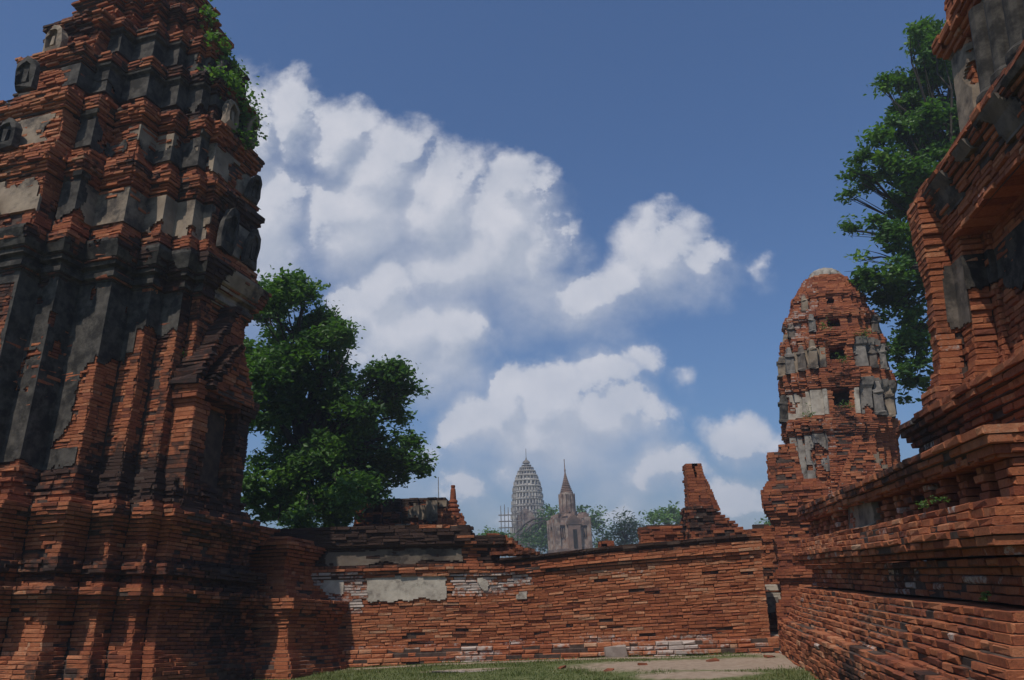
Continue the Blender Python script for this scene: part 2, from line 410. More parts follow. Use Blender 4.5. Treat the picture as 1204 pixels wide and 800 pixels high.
# ------------------------------------------------------------------ foliage
def leaf_mat(name, c1, c2, c3):
    m, t, b = mat(name)
    a = N(t, 'ShaderNodeAttribute', attribute_name='bk'); s = N(t, 'ShaderNodeSeparateXYZ', inp={0: a.outputs['Vector']})
    c = ramp(t, s.outputs[0], [(0, c1), (.6, c2), (1, c3)])
    t.links.new(c, b.inputs['Base Color']); b.inputs['Roughness'].default_value = .5; b.inputs['Specular IOR Level'].default_value = .35
    tr = N(t, 'ShaderNodeBsdfTranslucent', inp={0: MIX(t, 1.0, c, (1.1, 1.3, .5), 'MULTIPLY')})
    mx = N(t, 'ShaderNodeMixShader', inp={0: .38, 1: b.outputs[0], 2: tr.outputs[0]})
    t.links.new(mx.outputs[0], [n for n in t.nodes if n.type == 'OUTPUT_MATERIAL'][0].inputs[0]); return m
LEAF = leaf_mat('broad_leaves', (.03, .075, .02), (.09, .18, .032), (.24, .36, .055))
LEAFD = leaf_mat('dark_needles', (.016, .04, .018), (.035, .075, .028), (.06, .11, .03))
LEAFP = leaf_mat('pale_leaves', (.04, .085, .025), (.09, .17, .035), (.16, .26, .05))
STM = flat_mat('brown_stained_stucco', (.15, .12, .095), (.09, .072, .058), 5, (.03, .026, .022), (.45, .62))
BARK = flat_mat('bark', (.05, .042, .033), (.03, .025, .02), 9, (.02, .017, .014))
def leaves(acc, C, size, tone, flat=.5, asp=.5):
    k = len(C); a = rng.normal(0, 1, (k, 3)); a[:, 2] *= .5; a /= np.linalg.norm(a, axis=1)[:, None]
    nrm = rng.normal(0, 1, (k, 3)) * (1 - flat) + np.array([0, 0, 1]) * flat * 1.4
    b = np.cross(nrm, a); b /= np.linalg.norm(b, axis=1)[:, None] + 1e-9; c = np.cross(a, b)
    s = (size * rng.uniform(.45, 1.35, k))[:, None]
    V = np.stack([C - a * s * .5, C + b * s * asp * .5 + c * s * .06, C + a * s * .5 - c * s * .08, C - b * s * asp * .5 + c * s * .06], 1)
    at_ = np.zeros((k, 4, 3)); at_[..., 0] = tone[:, None]
    acc.add(V.reshape(-1, 3), np.arange(k * 4).reshape(-1, 4), 0, at_.reshape(-1, 3))
def clumped(acc, blobs, per, leafn, size, csize, asp=.55, seed=0, tone0=.35):
    """blobs: (centre, radius) -> twig clusters -> leaves"""
    for c, r in blobs:
        k = max(3, int(per * (r ** 2)))
        d = rng.normal(0, 1, (k, 3)); d /= np.linalg.norm(d, axis=1)[:, None]
        q = np.asarray(c) + d * (r * rng.uniform(.35, 1.0, k) ** .6)[:, None] * [1, 1, .85]
        q = q[fbm(q, 1.1 / max(r, .3), 40 + seed) > .41]; k = len(q)
        if not k: continue
        tn = tone0 + (fbm(q, .9, 60) - .5) * .9 + rng.normal(0, .08, k)
        cs = csize * rng.uniform(.6, 1.3, k)
        p_ = np.repeat(q, leafn, 0) + rng.normal(0, 1, (k * leafn, 3)) * np.repeat(cs, leafn)[:, None] * [.55, .55, .38]
        leaves(acc, p_, size, np.clip(np.repeat(tn, leafn) + rng.normal(0, .1, k * leafn), 0, 1), asp=asp)
def branches(acc, base, blobs, r0, fork, seed=1):
    rs = np.random.default_rng(seed); base = np.asarray(base, float); fork = np.asarray(fork, float)
    pts = [base + (fork - base) * t + rs.normal(0, .05, 3) * r0 * 8 * math.sin(t * 3.14) for t in np.linspace(0, 1, 7)]
    acc.tube(pts, np.linspace(r0 * 1.25, r0 * .8, 7), 10)
    for c, r in blobs:
        c = np.asarray(c, float); L = np.linalg.norm(c - fork)
        pp = [fork + (c - fork) * t + np.array([0, 0, 1]) * L * .10 * math.sin(t * 3.14) + rs.normal(0, .035, 3) * L * math.sin(t * 3.14) for t in np.linspace(0, 1, 7)]
        acc.tube(pp, np.linspace(r0 * .5, r0 * .06, 7), 6)
        for q in range(4):
            e = c + rs.normal(0, 1, 3) * r * .6; st = pp[3 + q % 3]
            mid = (st + e) / 2 + rs.normal(0, .08, 3) * r
            acc.tube([st, mid, e], [r0 * .14, r0 * .08, r0 * .03], 5)
def tree(name, label, px, Y, per, leafn, size, csize, base, fork, r0, m=LEAF, dj=.9, extra=(), seed=1, cat='tree', asp=.55, tone0=.35, group=None):
    rs = np.random.default_rng(seed); bl = []
    for (x, y, r) in px:
        P = at(x, y, Y + rs.uniform(-dj, dj)); bl.append((P, r * Y / 880.0))
    bl += list(extra); base = np.asarray(base, float)
    rt = root(name, label, cat, base, group)
    loc = [(np.asarray(c) - base, r) for c, r in bl]
    a = Acc(); clumped(a, loc, per, leafn, size, csize, asp, seed, tone0); a.build('crown', m, rt)
    a = Acc(); branches(a, np.zeros(3), loc, r0, np.asarray(fork) - base, seed); a.build('trunk', BARK, rt, smooth=True)
    return rt
def sprig(name, label, P, r, m=LEAFP, n=220, cat='plant', droop=0.0, size=.05, parent=None, group=None):
    """little weed rooted in the masonry: stems and leaves"""
    rt = root(name, label, cat, P, group); a = Acc(); b = Acc()
    for k in range(max(4, n // 28)):
        d = rng.normal(0, 1, 3); d[2] = abs(d[2]) * .9 - droop; d[1] -= .3; d /= np.linalg.norm(d); L = r * rng.uniform(.5, 1.1)
        pts = [d * L * t + np.array([0, 0, -droop * .4 * L * t * t - .12 * L * t * t]) for t in np.linspace(0, 1, 5)]
        b.tube(pts, np.linspace(.006, .002, 5), 4)
        q = np.array(pts)[rng.integers(1, 5, 26)] + rng.normal(0, r * .13, (26, 3))
        leaves(a, q, size, np.clip(rng.normal(.55, .2, 26), 0, 1))
    a.build('foliage', m, rt); b.build('stem', BARK, rt); return rt
#SPLIT
# ------------------------------------------------------------------ ground
def axis(c, lim): 
    a = [0.0]; st = .25
    while a[-1] < lim: a.append(a[-1] + st); st *= 1.0 if a[-1] < 14 else 1.35
    a = np.array(a); return np.concatenate([-a[:0:-1], a]) + c
gx = axis(0, 2500); gy = axis(9, 2500)
X, Y = np.meshgrid(gx, gy, indexing='ij'); Z = (fbm(np.stack([X, Y, 0 * X], -1), .35, 3) - .5) * .10
Z *= np.exp(-((X) ** 2 + (Y - 12) ** 2) / 900)
a = Acc(); ny = len(gy); I, J = np.meshgrid(np.arange(len(gx) - 1), np.arange(ny - 1), indexing='ij')
a.add(np.stack([X, Y, Z], -1), np.stack([I * ny + J, (I + 1) * ny + J, (I + 1) * ny + J + 1, I * ny + J + 1], -1).reshape(-1, 4))
m, t, b = mat('turf_and_earth')
P_ = pos(t); n1 = noise(t, .55, 6); n2 = noise(t, 9, 6, .7); n3 = noise(t, 45, 4, .7)
def spot(cx, cy, rx, ry):
    s = VM(t, 'MULTIPLY', VM(t, 'SUBTRACT', P_, (cx, cy, 0)).outputs[0], (1 / rx, 1 / ry, 0)).outputs[0]
    return VM(t, 'LENGTH', s).outputs['Value']
dirt = None
for q in ((3.0, 12.9, 2.3, 1.0), (4.5, 15.5, .9, 2.2), (-.9, 13.15, .75, .16), (2.4, 11.6, .9, .5), (8, 19, 4, 3), (0.4, 14.15, 4.0, .16)):
    v = M(t, 'SUBTRACT', 1.25, spot(*q)); dirt = v if dirt is None else M(t, 'MAXIMUM', dirt, v)
df = RANGE(t, M(t, 'ADD', M(t, 'MAXIMUM', dirt, -.2), M(t, 'MULTIPLY_ADD', n1, .9, M(t, 'MULTIPLY_ADD', n2, .7, -.8))), .1, .55)
gcol = MIX(t, RANGE(t, n2, .3, .7), (.06, .085, .022), (.13, .135, .05)); gcol = MIX(t, RANGE(t, n3, .45, .75, 0, .6), gcol, (.18, .17, .08))
ecol = MIX(t, RANGE(t, n2, .3, .7), (.24, .17, .12), (.34, .26, .19))
t.links.new(MIX(t, df, gcol, ecol), b.inputs['Base Color']); bump(t, b, M(t, 'ADD', n3, n2), .6, .03)
tag(a.build('ground', m, smooth=True), kind='structure')
def gz(x, y): return (fbm(np.stack([x, y, 0 * x], -1), .35, 3) - .5) * .10 * np.exp(-(x ** 2 + (y - 12) ** 2) / 900)
# grass blades where the turf is close enough to read
a = Acc(); k = 90000
gxp = rng.uniform(-4.6, 5.2, k); gyp = 16.0 - 7.0 * rng.random(k) ** .85
def dirtv(x, y):
    v = np.full(len(x), -.2)
    for cx, cy, rx, ry in ((3.0, 12.9, 2.3, 1.0), (4.5, 15.5, .9, 2.2), (-.9, 13.15, .75, .16), (2.4, 11.6, .9, .5), (0.4, 14.15, 4.0, .10)):
        v = np.maximum(v, 1.2 - np.hypot((x - cx) / rx, (y - cy) / ry))
    return v
den = fbm(np.stack([gxp, gyp, 0 * gxp], 1), 1.6, 77) - dirtv(gxp, gyp) * .8
kp = (den > .38 + rng.normal(0, .1, k)) & (gyp < 14.42); gxp, gyp = gxp[kp], gyp[kp]; k = len(gxp)
g3 = np.stack([gxp, gyp, gz(gxp, gyp)], 1); th = rng.uniform(0, 2 * np.pi, k); hgt = rng.uniform(.008, .026, k) * (1 + 1.2 * (fbm(g3, 2.5, 5) > .55)); wd = .006
d = np.stack([np.cos(th), np.sin(th), 0 * th], 1); ln = np.stack([np.cos(th + 1.4), np.sin(th + 1.4), 0 * th], 1) * (hgt * rng.uniform(.1, .7, k))[:, None]
V = np.stack([g3 - d * wd, g3 + d * wd, g3 + ln + np.array([0, 0, 1]) * hgt[:, None]], 1)
tn = np.clip(fbm(g3, .8, 12) + rng.normal(0, .18, k), 0, 1); at_ = np.zeros((k, 3, 3)); at_[..., 0] = tn[:, None]
a.add(V.reshape(-1, 3), np.arange(k * 3).reshape(-1, 3), 0, at_.reshape(-1, 3))
GR = leaf_mat('grass_blades', (.065, .095, .02), (.135, .155, .04), (.25, .21, .10))
tag(a.build('grass', GR), kind='stuff')

# ------------------------------------------------------------------ left tower (brick prang, leaning)
azl = math.radians(17); lean = math.radians(4)
exl = np.array([math.cos(azl), -math.sin(azl), 0]); yl = np.array([math.sin(azl), math.cos(azl), 0])
eyl = yl * math.cos(lean) - np.array([0, 0, 1]) * math.sin(lean); ezl = np.cross(exl, eyl)
PA = at(100, 500, 11.2)
OL = PA - ezl * 3.5 - exl * 1.75 + eyl * 1.92
def frame(ex, ey, ez, o): return Matrix(((ex[0], ey[0], ez[0], o[0]), (ex[1], ey[1], ez[1], o[1]), (ex[2], ey[2], ez[2], o[2]), (0, 0, 0, 1)))
LT = root('brick_prang', 'tall dark leaning brick tower with blackened stucco pilasters, filling the left side', 'temple tower', mat=frame(exl, eyl, ezl, OL))
Q = [(.75, -2.67), (.75, -2.32), (1.12, -2.32), (1.12, -1.92), (1.75, -1.92), (1.75, -1.5), (2.13, -1.5), (2.13, -1.22), (2.5, -1.22), (2.5, -1.0), (2.67, -1.0)]
def four(Q):
    return Q + [(x, -y) for x, y in Q[::-1]] + [(-x, -y) for x, y in Q] + [(-x, y) for x, y in Q[::-1]]
LP = [(x, y if y < 0 else .25 + (y - 1.0) * .5) for x, y in four(Q)]
def vis(poly, dirs=((0, -1), (1, 0))):
    P = np.asarray(poly, float); r = []
    for i in range(len(P)):
        d = P[(i + 1) % len(P)] - P[i]; d /= np.linalg.norm(d)
        if any(np.dot((d[1], -d[0]), k) > .5 for k in dirs): r.append(i)
    return r
LE = vis(LP)
BS = .955
basep = lambda z: basep_(z / BS)
basep_ = interp([(-.9, .72), (.2, .72), (.36, .62), (.5, .5), (.8, .42), (1.0, .46), (1.12, .56), (1.2, .64), (1.29, .64), (1.3, .48), (1.45, .45), (1.46, .56), (1.6, .56), (1.61, .40), (1.7, .34), (1.95, .34), (2.12, .45), (2.28, .58), (2.38, .60), (2.39, .42), (2.5, .42), (2.51, .30), (2.62, .34), (2.63, .20), (2.78, .26), (2.79, .12), (2.95, .14), (3.0, 0)])
def band(z0, z1, amt): return lambda C: amt * ((C[:, 2] > z0) & (C[:, 2] < z1))
lg = lambda C: .28 * ss(C[:, 2], 1.25, 1.35) * (1 - ss(C[:, 2], 1.6, 1.7)) + .22 * ss(C[:, 2], 2.38, 2.45) * (1 - ss(C[:, 2], 2.9, 3.0)) + .12 * ss(C[:, 2], 5.7, 6.2)
LPAR = dict(grime=grime(.7, .34, .95, 2, lg), lime=lambda C, NN: .06 + .25 * (fbm(C, .5, 71) - .4), miss=.01, rough=.008, wave=.08, sag=.05, ch=.006)
RUB = dict(LPAR, miss=.05, rough=.025, wave=.14, sag=.08)
def part(name, parent, fn, mats=(BR, MORTAR), **kw):
    a = Acc(); fn(a); return a.build(name, list(mats), parent, **kw)
part('plinth', LT, lambda a: masonry(a, LP, LE, -.9, 1.3 * BS, basep, LPAR, h=.052, cap=True))
part('base_moulding', LT, lambda a: (masonry(a, LP, LE, 1.3 * BS, 2.39 * BS, basep, dict(LPAR, miss=.02, rough=.014), h=.052), masonry(a, LP, LE, 2.37 * BS, 3.0 * BS, basep, RUB, h=.056)))
part('wall', LT, lambda a: masonry(a, LP, LE, 3.0 * BS, 5.78, const(0), LPAR, h=.052))
corn = interp([(5.7, .02), (5.84, .02), (5.85, .08), (5.93, .08), (5.94, .05), (6.02, .05), (6.03, .13), (6.12, .13), (6.13, .18), (6.24, .22), (6.36, .27), (6.42, .27), (6.43, .12), (6.62, .08)])
cn = part('cornice', LT, lambda a: masonry(a, LP, LE, 5.75, 6.6, corn, dict(LPAR, rough=.012)))
def k_shaft(P, s, z):
    # bare brick where the coat has fallen: lower right of the wide pilaster, ragged edges elsewhere
    n = fbm(P, 2.2, 91); x, y = P[..., 0], P[..., 1]
    keep = np.ones(z.shape, bool)
    wide = (np.abs(y + 1.92) < .06) & (x > 1.14); keep &= ~(wide & (x > 1.42 + .55 * (z - 3.9) ** 2 * np.sign(z - 3.9) * .5 + (n - .5) * .5) & (z < 4.45) & (z > 3.15))
    side = (np.abs(x - 1.77) < .06); keep &= ~(side & (z < 4.45 + (n - .5) * 1.2))
    p3 = (np.abs(y + 1.5) < .06) & (x > 1.78); keep &= ~(p3 & (z < 4.55 + (x - 1.78) * 1.2 + (n - .5)))
    s3 = (x > 2.0); keep &= ~(s3 & (z < 5.0 + (n - .5) * .8))
    keep &= ~((fbm(P, 3.5, 14) > .70))
    keep &= ~((y < -2.6) & (x < .70 + (n - .5) * .2) & (z < 5.6))
    keep &= z > 2.92 + (n - .5) * .25
    return keep
coat('stucco', LT, STD)(LP, [43, 0, 1, 2, 3, 4, 5, 6, 7], 2.88, 5.82, const(0), k_shaft)
coat('stucco', cn, STD)(LP, [43] + list(range(0, 10)), 5.80, 6.44, corn, lambda P, s, z: (fbm(P, 1.7, 23) < .62) & ~((P[..., 0] > 2.0) & (fbm(P, 2.5, 4) > .5)), th=.02, cell=.025)
coat('stucco', cn, STB)(LP, [10], 5.80, 6.44, corn, lambda P, s, z: (fbm(P, 1.5, 29) < .50), th=.02, cell=.03)
# upper storeys
TZ = [(6.6, 7.95, .985), (7.95, 9.2, .94), (9.2, 10.25, .87), (10.25, 11.2, .75), (11.2, 12.05, .60), (12.05, 12.9, .45)]
def tierprof(z0, z1):
    h = z1 - z0
    return interp([(z0, .10), (z0 + .16 * h, .09), (z0 + .17 * h, -.03), (z1 - .27 * h, -.05), (z1 - .26 * h, .0), (z1 - .16 * h, .03), (z1 - .15 * h, .07), (z1 - .07 * h, .09), (z1 - .06 * h, .11), (z1, .11)])
def slab(a, c, wd, h, th, nx, ny_, at_=None):
    """arched antefix: rim, recessed field"""
    n = np.array([nx, ny_, 0.]); t_ = np.array([-ny_, nx, 0.]); up = np.array([0, 0, 1.])
    def outline(k):
        p = [(-1, 0), (-1.08, .3), (-1, .62), (-.82, .83), (-.5, .95), (0, 1.04), (.5, .95), (.82, .83), (1, .62), (1.08, .3), (1, 0)]
        return [(x * wd / 2 * k, (z - .5) * h * k + .5 * h) for x, z in p]
    O_, I_ = outline(1), outline(.66); m_ = len(O_)
    def P3(o_, dep): return [np.asarray(c) + t_ * x + up * z + n * dep for x, z in o_]
    V = P3(O_, 0) + P3(O_, th) + P3(I_, th * 1.25) + P3(I_, th * .55); F = []
    for r in range(3):
        for i in range(m_): F.append((r * m_ + i, r * m_ + (i + 1) % m_, (r + 1) * m_ + (i + 1) % m_, (r + 1) * m_ + i))
    F.append(tuple(range(3 * m_, 4 * m_))); V = np.array(V) + rng.normal(0, .013, (len(V), 3)) + n * (np.array(V)[:, 2:3] - c[2]) * rng.uniform(-.05, .16)
    a.add(V, [tuple(f_) for f_ in F], 0, at_)
    a.box(np.asarray(c) + up * h * .42 + n * th * .8, (wd * .10 if abs(nx) < .5 else th * .3, wd * .10 if abs(nx) > .5 else th * .3, h * .2), 0, jit=.01)
for k, (z0, z1, s_) in enumerate(TZ):
    TP = [(x * s_, -.5 + (y + .5) * s_) for x, y in LP]; pr = tierprof(z0, z1)
    tp = dict(LPAR, rough=.014 + .003 * k, miss=.03, wave=.14, sag=.10, grime=grime(.8, .40, 1.1, 5 + k, lambda C: .10 * (C[:, 2] > z0 + (z1 - z0) * .6)), lime=lambda C, NN: .10 + .35 * (fbm(C, .9, 171) - .4))
    T_ = part('storey', LT, lambda a: masonry(a, TP, LE, z0, z1, pr, tp, D=.18, h=.052))
    if k < 4:
        nb = (z1 - z0)
        coat('stucco', T_, STB if k < 2 else STD)(TP, [43] + list(range(0, 11)), z0 + .15 * nb, z1 - .30 * nb, pr, lambda P, s, z: (fbm(P, 1.3, 50 + k) < .60 - .04 * k), th=.03, cell=.035)
        coat('stucco', T_, STD)(TP, list(range(1, 9)), z0 + .16 * nb, z1 - .20 * nb, pr, lambda P, s, z: (fbm(P, 1.1, 80 + k) < .49), th=.045, cell=.035)
        # antefixes standing on the ledge
        for (x, y, nx, ny_, wd) in [q for q in ((2.66, -.72, 1, 0, .5), (2.66, .0, 1, 0, .5), (-.2, -2.8, 0, -1, .55)) if rng.random() < .86]:
            wd *= rng.uniform(.8, 1.2); hs = rng.uniform(.42, .6); y += rng.uniform(-.08, .08)
            part('antefix', T_, lambda a: slab(a, (x * s_ + .06 * nx, -.5 + (y + .5) * s_ + .06 * ny_, z0 + .14 * nb), wd * .82 * (1 - .1 * k), hs * nb, rng.uniform(.07, .13), nx, ny_), (STB if (k + int(x * 10)) % 3 == 1 else STD,))
part('finial', LT, lambda a: a.lathe((0, 0, 12.85), [(.75, 0), (.8, .12), (.6, .3), (.62, .5), (.4, .75), (.35, 1.0), (.12, 1.25), (.03, 1.4)], 14), (STG,))
# porch on the right face: jambs, niche, two stepped gables
def gable(a, x0, x1, yc, w0, z0, z1, pw, par):
    z = z0
    while z < z1:
        f_ = (z - z0) / (z1 - z0); hw = w0 * max(.06, (1 - f_ ** pw))
        pl = [(x0, yc - hw), (x1, yc - hw), (x1, yc + hw), (x0, yc + hw)]
        masonry(a, pl, [0, 1], z, z + .068, const(0), par, cap=True); z += .068
pp = dict(LPAR, holes=((1, .36, 1.06, 2.6, 4.1),), wave=.05, grime=grime(.8, .42, .8, 3))
def porchf(a):
    masonry(a, [(2.3, -1.05), (2.9, -1.05), (2.9, .34), (2.3, .34)], [0, 1, 2], 2.35, 4.3, interp([(2.3, .12), (2.5, .1), (2.52, 0), (4.0, 0), (4.05, .06), (4.3, .1)]), pp, D=.42, core=.40)
    gable(a, 2.4, 2.9, -.36, .78, 4.25, 5.8, 1.1, LPAR)
    gable(a, 2.5, 3.05, -.34, .58, 4.2, 5.1, 1.3, dict(LPAR, rough=.014))
po = part('porch', LT, porchf)
coat('stucco', po, STB)([(2.3, -.7), (2.53, -.7), (2.53, .0), (2.3, .0)], [1], 2.6, 4.0, const(0), lambda P, s, z: fbm(P, 2, 8) < .6, th=.0)
def rake(a, x, yc, w0, z0, z1, pw, xx):
    pts = []
    for f_ in np.linspace(0, 1, 24):
        hw = w0 * max(.04, 1 - f_ ** pw); pts.append((xx, yc - hw - .03, z0 + (z1 - z0) * f_))
    for p0, p1 in zip(pts[:-1], pts[1:]):
        c = (np.array(p0) + np.array(p1)) / 2; a.box(c + [rng.normal(0, .02), rng.normal(0, .012), 0], (.25, .06, abs(p1[2] - p0[2]) * .40), 0, (rng.random() * .7, .62, .2), jit=.012)
part('pediment_edge', po, lambda a: (rake(a, 0, -.36, .78, 4.25, 5.8, 1.1, 2.75), rake(a, 0, -.34, .58, 4.2, 5.1, 1.3, 2.88)), (BR,))
# lower porch on the front, at the picture's left edge
part('porch', LT, lambda a: masonry(a, [(-.95, -3.45), (.22, -3.45), (.22, -2.5), (-.95, -2.5)], [0, 1], 2.3, 4.5, interp([(2.3, .1), (2.6, 0), (4.0, 0), (4.1, .06), (4.3, .12), (4.4, .12), (4.5, -.1)]), dict(LPAR, grime=grime(.8, .5, .7, 3), holes=((0, .3, .85, 2.6, 3.9),)), D=.4, core=.38))
# wing of the plinth running back to the enclosure wall
WP = [(2.2, 1.2), (3.3, 1.2), (3.3, 2.6), (2.2, 2.6)]
wingp = interp([(-.9, .72), (.1, .72), (.3, .58), (.5, .42), (.8, .36), (1.0, .42), (1.2, .52), (1.32, .54), (1.33, .30), (1.5, .14), (1.62, .06), (1.65, -.06), (1.9, -.12), (2.1, -.08), (2.25, .02), (2.34, .10), (2.42, .10), (2.43, -.05)])
part('plinth_wing', LT, lambda a: masonry(a, WP, [0, 1], -.9, 2.17, lambda z: wingp(z / .87), dict(LPAR, grime=grime(.7, .16, .7, 2), rough=.010, sag=.07), D=.2, h=.054))
VN = root('climbing_plant', 'green creeper hanging from the upper right ledges of the dark leaning tower', 'creeper', OL)
va, vb = Acc(), Acc()
for (x, y, z, r) in [(2.02, -.95, 11.25, .16), (2.06, -.75, 11.2, .2), (2.1, -.55, 11.0, .24), (2.12, -.4, 10.75, .22), (2.36, -.8, 10.3, .22), (2.40, -.55, 10.3, .3), (2.42, -.35, 10.15, .32), (2.44, -.2, 9.95, .3), (2.42, -.1, 9.75, .24), (2.3, -1.0, 10.3, .16), (2.58, -.3, 9.3, .2), (1.72, -.8, 12.05, .18)]:
    c = exl * x + eyl * y + ezl * z
    q = c + rng.normal(0, r * .5, (170, 3)) * [1, 1, 1.1]; leaves(va, q, .085, np.clip(rng.normal(.55, .22, 170), 0, 1), asp=.75)
    vb.tube([c + np.array([-.15, 0, .1]), c, c + np.array([.02, 0, -.3])], [.012, .01, .006], 5)
va.build('foliage', LEAFP, VN); vb.build('stem', BARK, VN)

# ------------------------------------------------------------------ enclosure wall at the back
WY = 14.6
BW = root('enclosure_wall', 'long red brick enclosure wall with pale plaster patches, closing the courtyard', 'brick wall', (0, WY, 0))
def rise(V):
    V = V.copy(); x = V[:, 0]; V[:, 2] *= 1 + .155 * np.clip((x + .3) / 4.6, 0, 1) ** 1.0 - .02 * np.exp(-((x + .1) / 1.2) ** 2)
    return V
def wgr(C, NN):
    x, z = C[:, 0], C[:, 2]; n = fbm(C, 1.1, 3); n2 = fbm(C * [.5, 1, 3], 1.2, 8)
    return .10 + (n - .5) * .6 + .42 * ss(z, 1.50, 1.68) * (n2 > .36) + .25 * np.exp(-((x - 3.9) / .5) ** 2 - ((z - 1.35) / .3) ** 2) + .50 * ss(z, 1.62, 1.68) * (n > .3) + .25 * np.exp(-((x - 2.9) / .7) ** 2 - ((z - .27) / .07) ** 2) - .15 * (x < -.4) * ss(z, 2.1, 2.2)
def wli(C, NN):
    x, z = C[:, 0], C[:, 2]; n = fbm(C, 1.6, 13)
    return .04 + (n - .45) * .25 + .55 * ss(-x, 2.5, 2.8) * ss(z, .7, .9) * (1 - ss(z, 1.5, 1.6)) + .50 * ss(x, -1.3, -1.1) * (1 - ss(x, .0, .35)) * ss(z, 1.0, 1.15) * (1 - ss(z, 1.45, 1.55)) + .34 * (1 - ss(z, .12 + .3 * n, .24 + .3 * n)) + .35 * np.exp(-((x - 2.0) / .8) ** 2 - ((z - 1.28) / .08) ** 2)
WPAR = dict(grime=wgr, lime=wli, miss=.003, rough=.004, wave=.03, sag=.03, ch=.004, gap=.009, tone=.10, bl=.27, hd=.15)
RP = [(-.35, 0), (4.36, 0), (4.36, .75), (-.35, .75)]; LPp = [(-5.6, 0), (-.35, 0), (-.35, .75), (-5.6, .75)]
rprof = interp([(-.3, 0), (1.42, 0), (1.43, .035), (1.49, .04), (1.5, .07), (1.55, .08), (1.56, .03), (1.68, .03), (1.69, .06), (1.74, .08), (1.9, .08)])
lprof = interp([(-.3, 0), (1.42, 0), (1.43, .03), (1.57, .09), (1.62, .09), (1.63, 0), (1.95, 0), (1.97, .06), (2.03, .12), (2.2, .12), (2.4, .06)])
part('brickwork', BW, lambda a: (masonry(a, [(-5.6, 0), (4.36, 0), (4.36, .75), (-5.6, .75)], [0, 1], -.3, 1.42, rprof, WPAR, h=.050)), deform=rise)
part('coping', BW, lambda a: (masonry(a, RP, [0, 1], 1.43, 1.76, rprof, dict(WPAR, rough=.008), D=.2, h=.052), masonry(a, LPp, [0, 1], 1.43, 2.14, lprof, dict(WPAR, rough=.010), D=.2, h=.056),
     masonry(a, [(-5.6, 0), (-.95, 0), (-.95, .75), (-5.6, .75)], [0, 1], 2.14, 2.33, lprof, dict(WPAR, rough=.02, miss=.04), D=.2)), deform=rise)
part('plinth', BW, lambda a: masonry(a, [(-5, -.2), (4.62, -.2), (4.62, .7), (-5, .7)], [0, 1], -.3, .2, interp([(-.3, .05), (.1, .04), (.14, -.05), (.3, -.08)]), dict(WPAR, rough=.02, miss=.05, lime=lambda C, NN: .36 + 1.0 * (fbm(C, 1.1, 44) - .5), ch=.014), D=.24))
def rr(x, z, x0, x1, z0, z1, n, r=.06): 
    dx = np.maximum(np.maximum(x0 + r - x, x - x1 + r), 0); dz = np.maximum(np.maximum(z0 + r - z, z - z1 + r), 0)
    return np.hypot(dx, dz) < r + (n - .5) * .26
WB = [(-4.9, 0), (4.3, 0), (4.3, .6), (-4.9, .6)]
def pl(name, x0, x1, z0, z1, m_, th, fr=3.5, rag=.06):
    coat(name, BW, m_)( [(x0 - .1, 0), (x1 + .1, 0), (x1 + .1, .5), (x0 - .1, .5)], [0], z0 - .1, z1 + .1, const(0), lambda P, s, z: rr(P[..., 0], z, x0, x1, z0, z1, fbm(P, fr, 3), rag), th=th, cell=.022, rough=.004, inset=.03)
STW = flat_mat('brown_grey_stucco', (.17, .135, .10), (.12, .09, .07), 3, (.045, .036, .03), (.48, .62))
pl('plaster_panel', -2.66, -1.30, 1.02, 1.50, STL, .022)
pl('plaster_panel', -3.45, -1.00, 1.66, 1.91, STW, .012, 2.5, .05)
coat('plaster_patch', BW, STL)([(-1.3, 0), (.1, 0), (.1, .5), (-1.3, .5)], [0], 1.0, 1.52, const(0), lambda P, s, z: (fbm(P, 3.2, 61) < .30 + .33 * np.exp(-((P[..., 0] + .62) / .2) ** 2 - ((z - 1.28) / .2) ** 2)) , th=.022, cell=.02)
coat('plaster_patch', BW, STL)([(-4.1, 0), (-2.6, 0), (-2.6, .5), (-4.1, .5)], [0], .85, 1.5, const(0), lambda P, s, z: (fbm(P, 2.4, 65) < .40), th=.006, cell=.025)
STK0 = flat_mat('worn_limestone', (.34, .28, .24), (.22, .17, .14), 6, (.07, .055, .045), (.5, .68))
part('plinth_stone', BW, lambda a: a.box((1.62, -.20, .10), (.19, .10, .10), jit=.012), (STK0,))
RB = root('brick_rubble', 'stepped heap of loose dark bricks where the enclosure wall drops in height', 'rubble', (-.3, WY, 1.74))
def rub(a):
    for k in range(95):
        f_ = rng.random(); x = -.15 + f_ * .75; hmax = .42 * (1 - f_) ** 1.2
        a.box((x, rng.uniform(-.05, .5), rng.uniform(0, 1) * hmax + .03), (.11, .06, .028), 0, (rng.random() * .6 + .2, .45, .1), rng.normal(0, .5), .005)
part('loose_bricks', RB, rub)

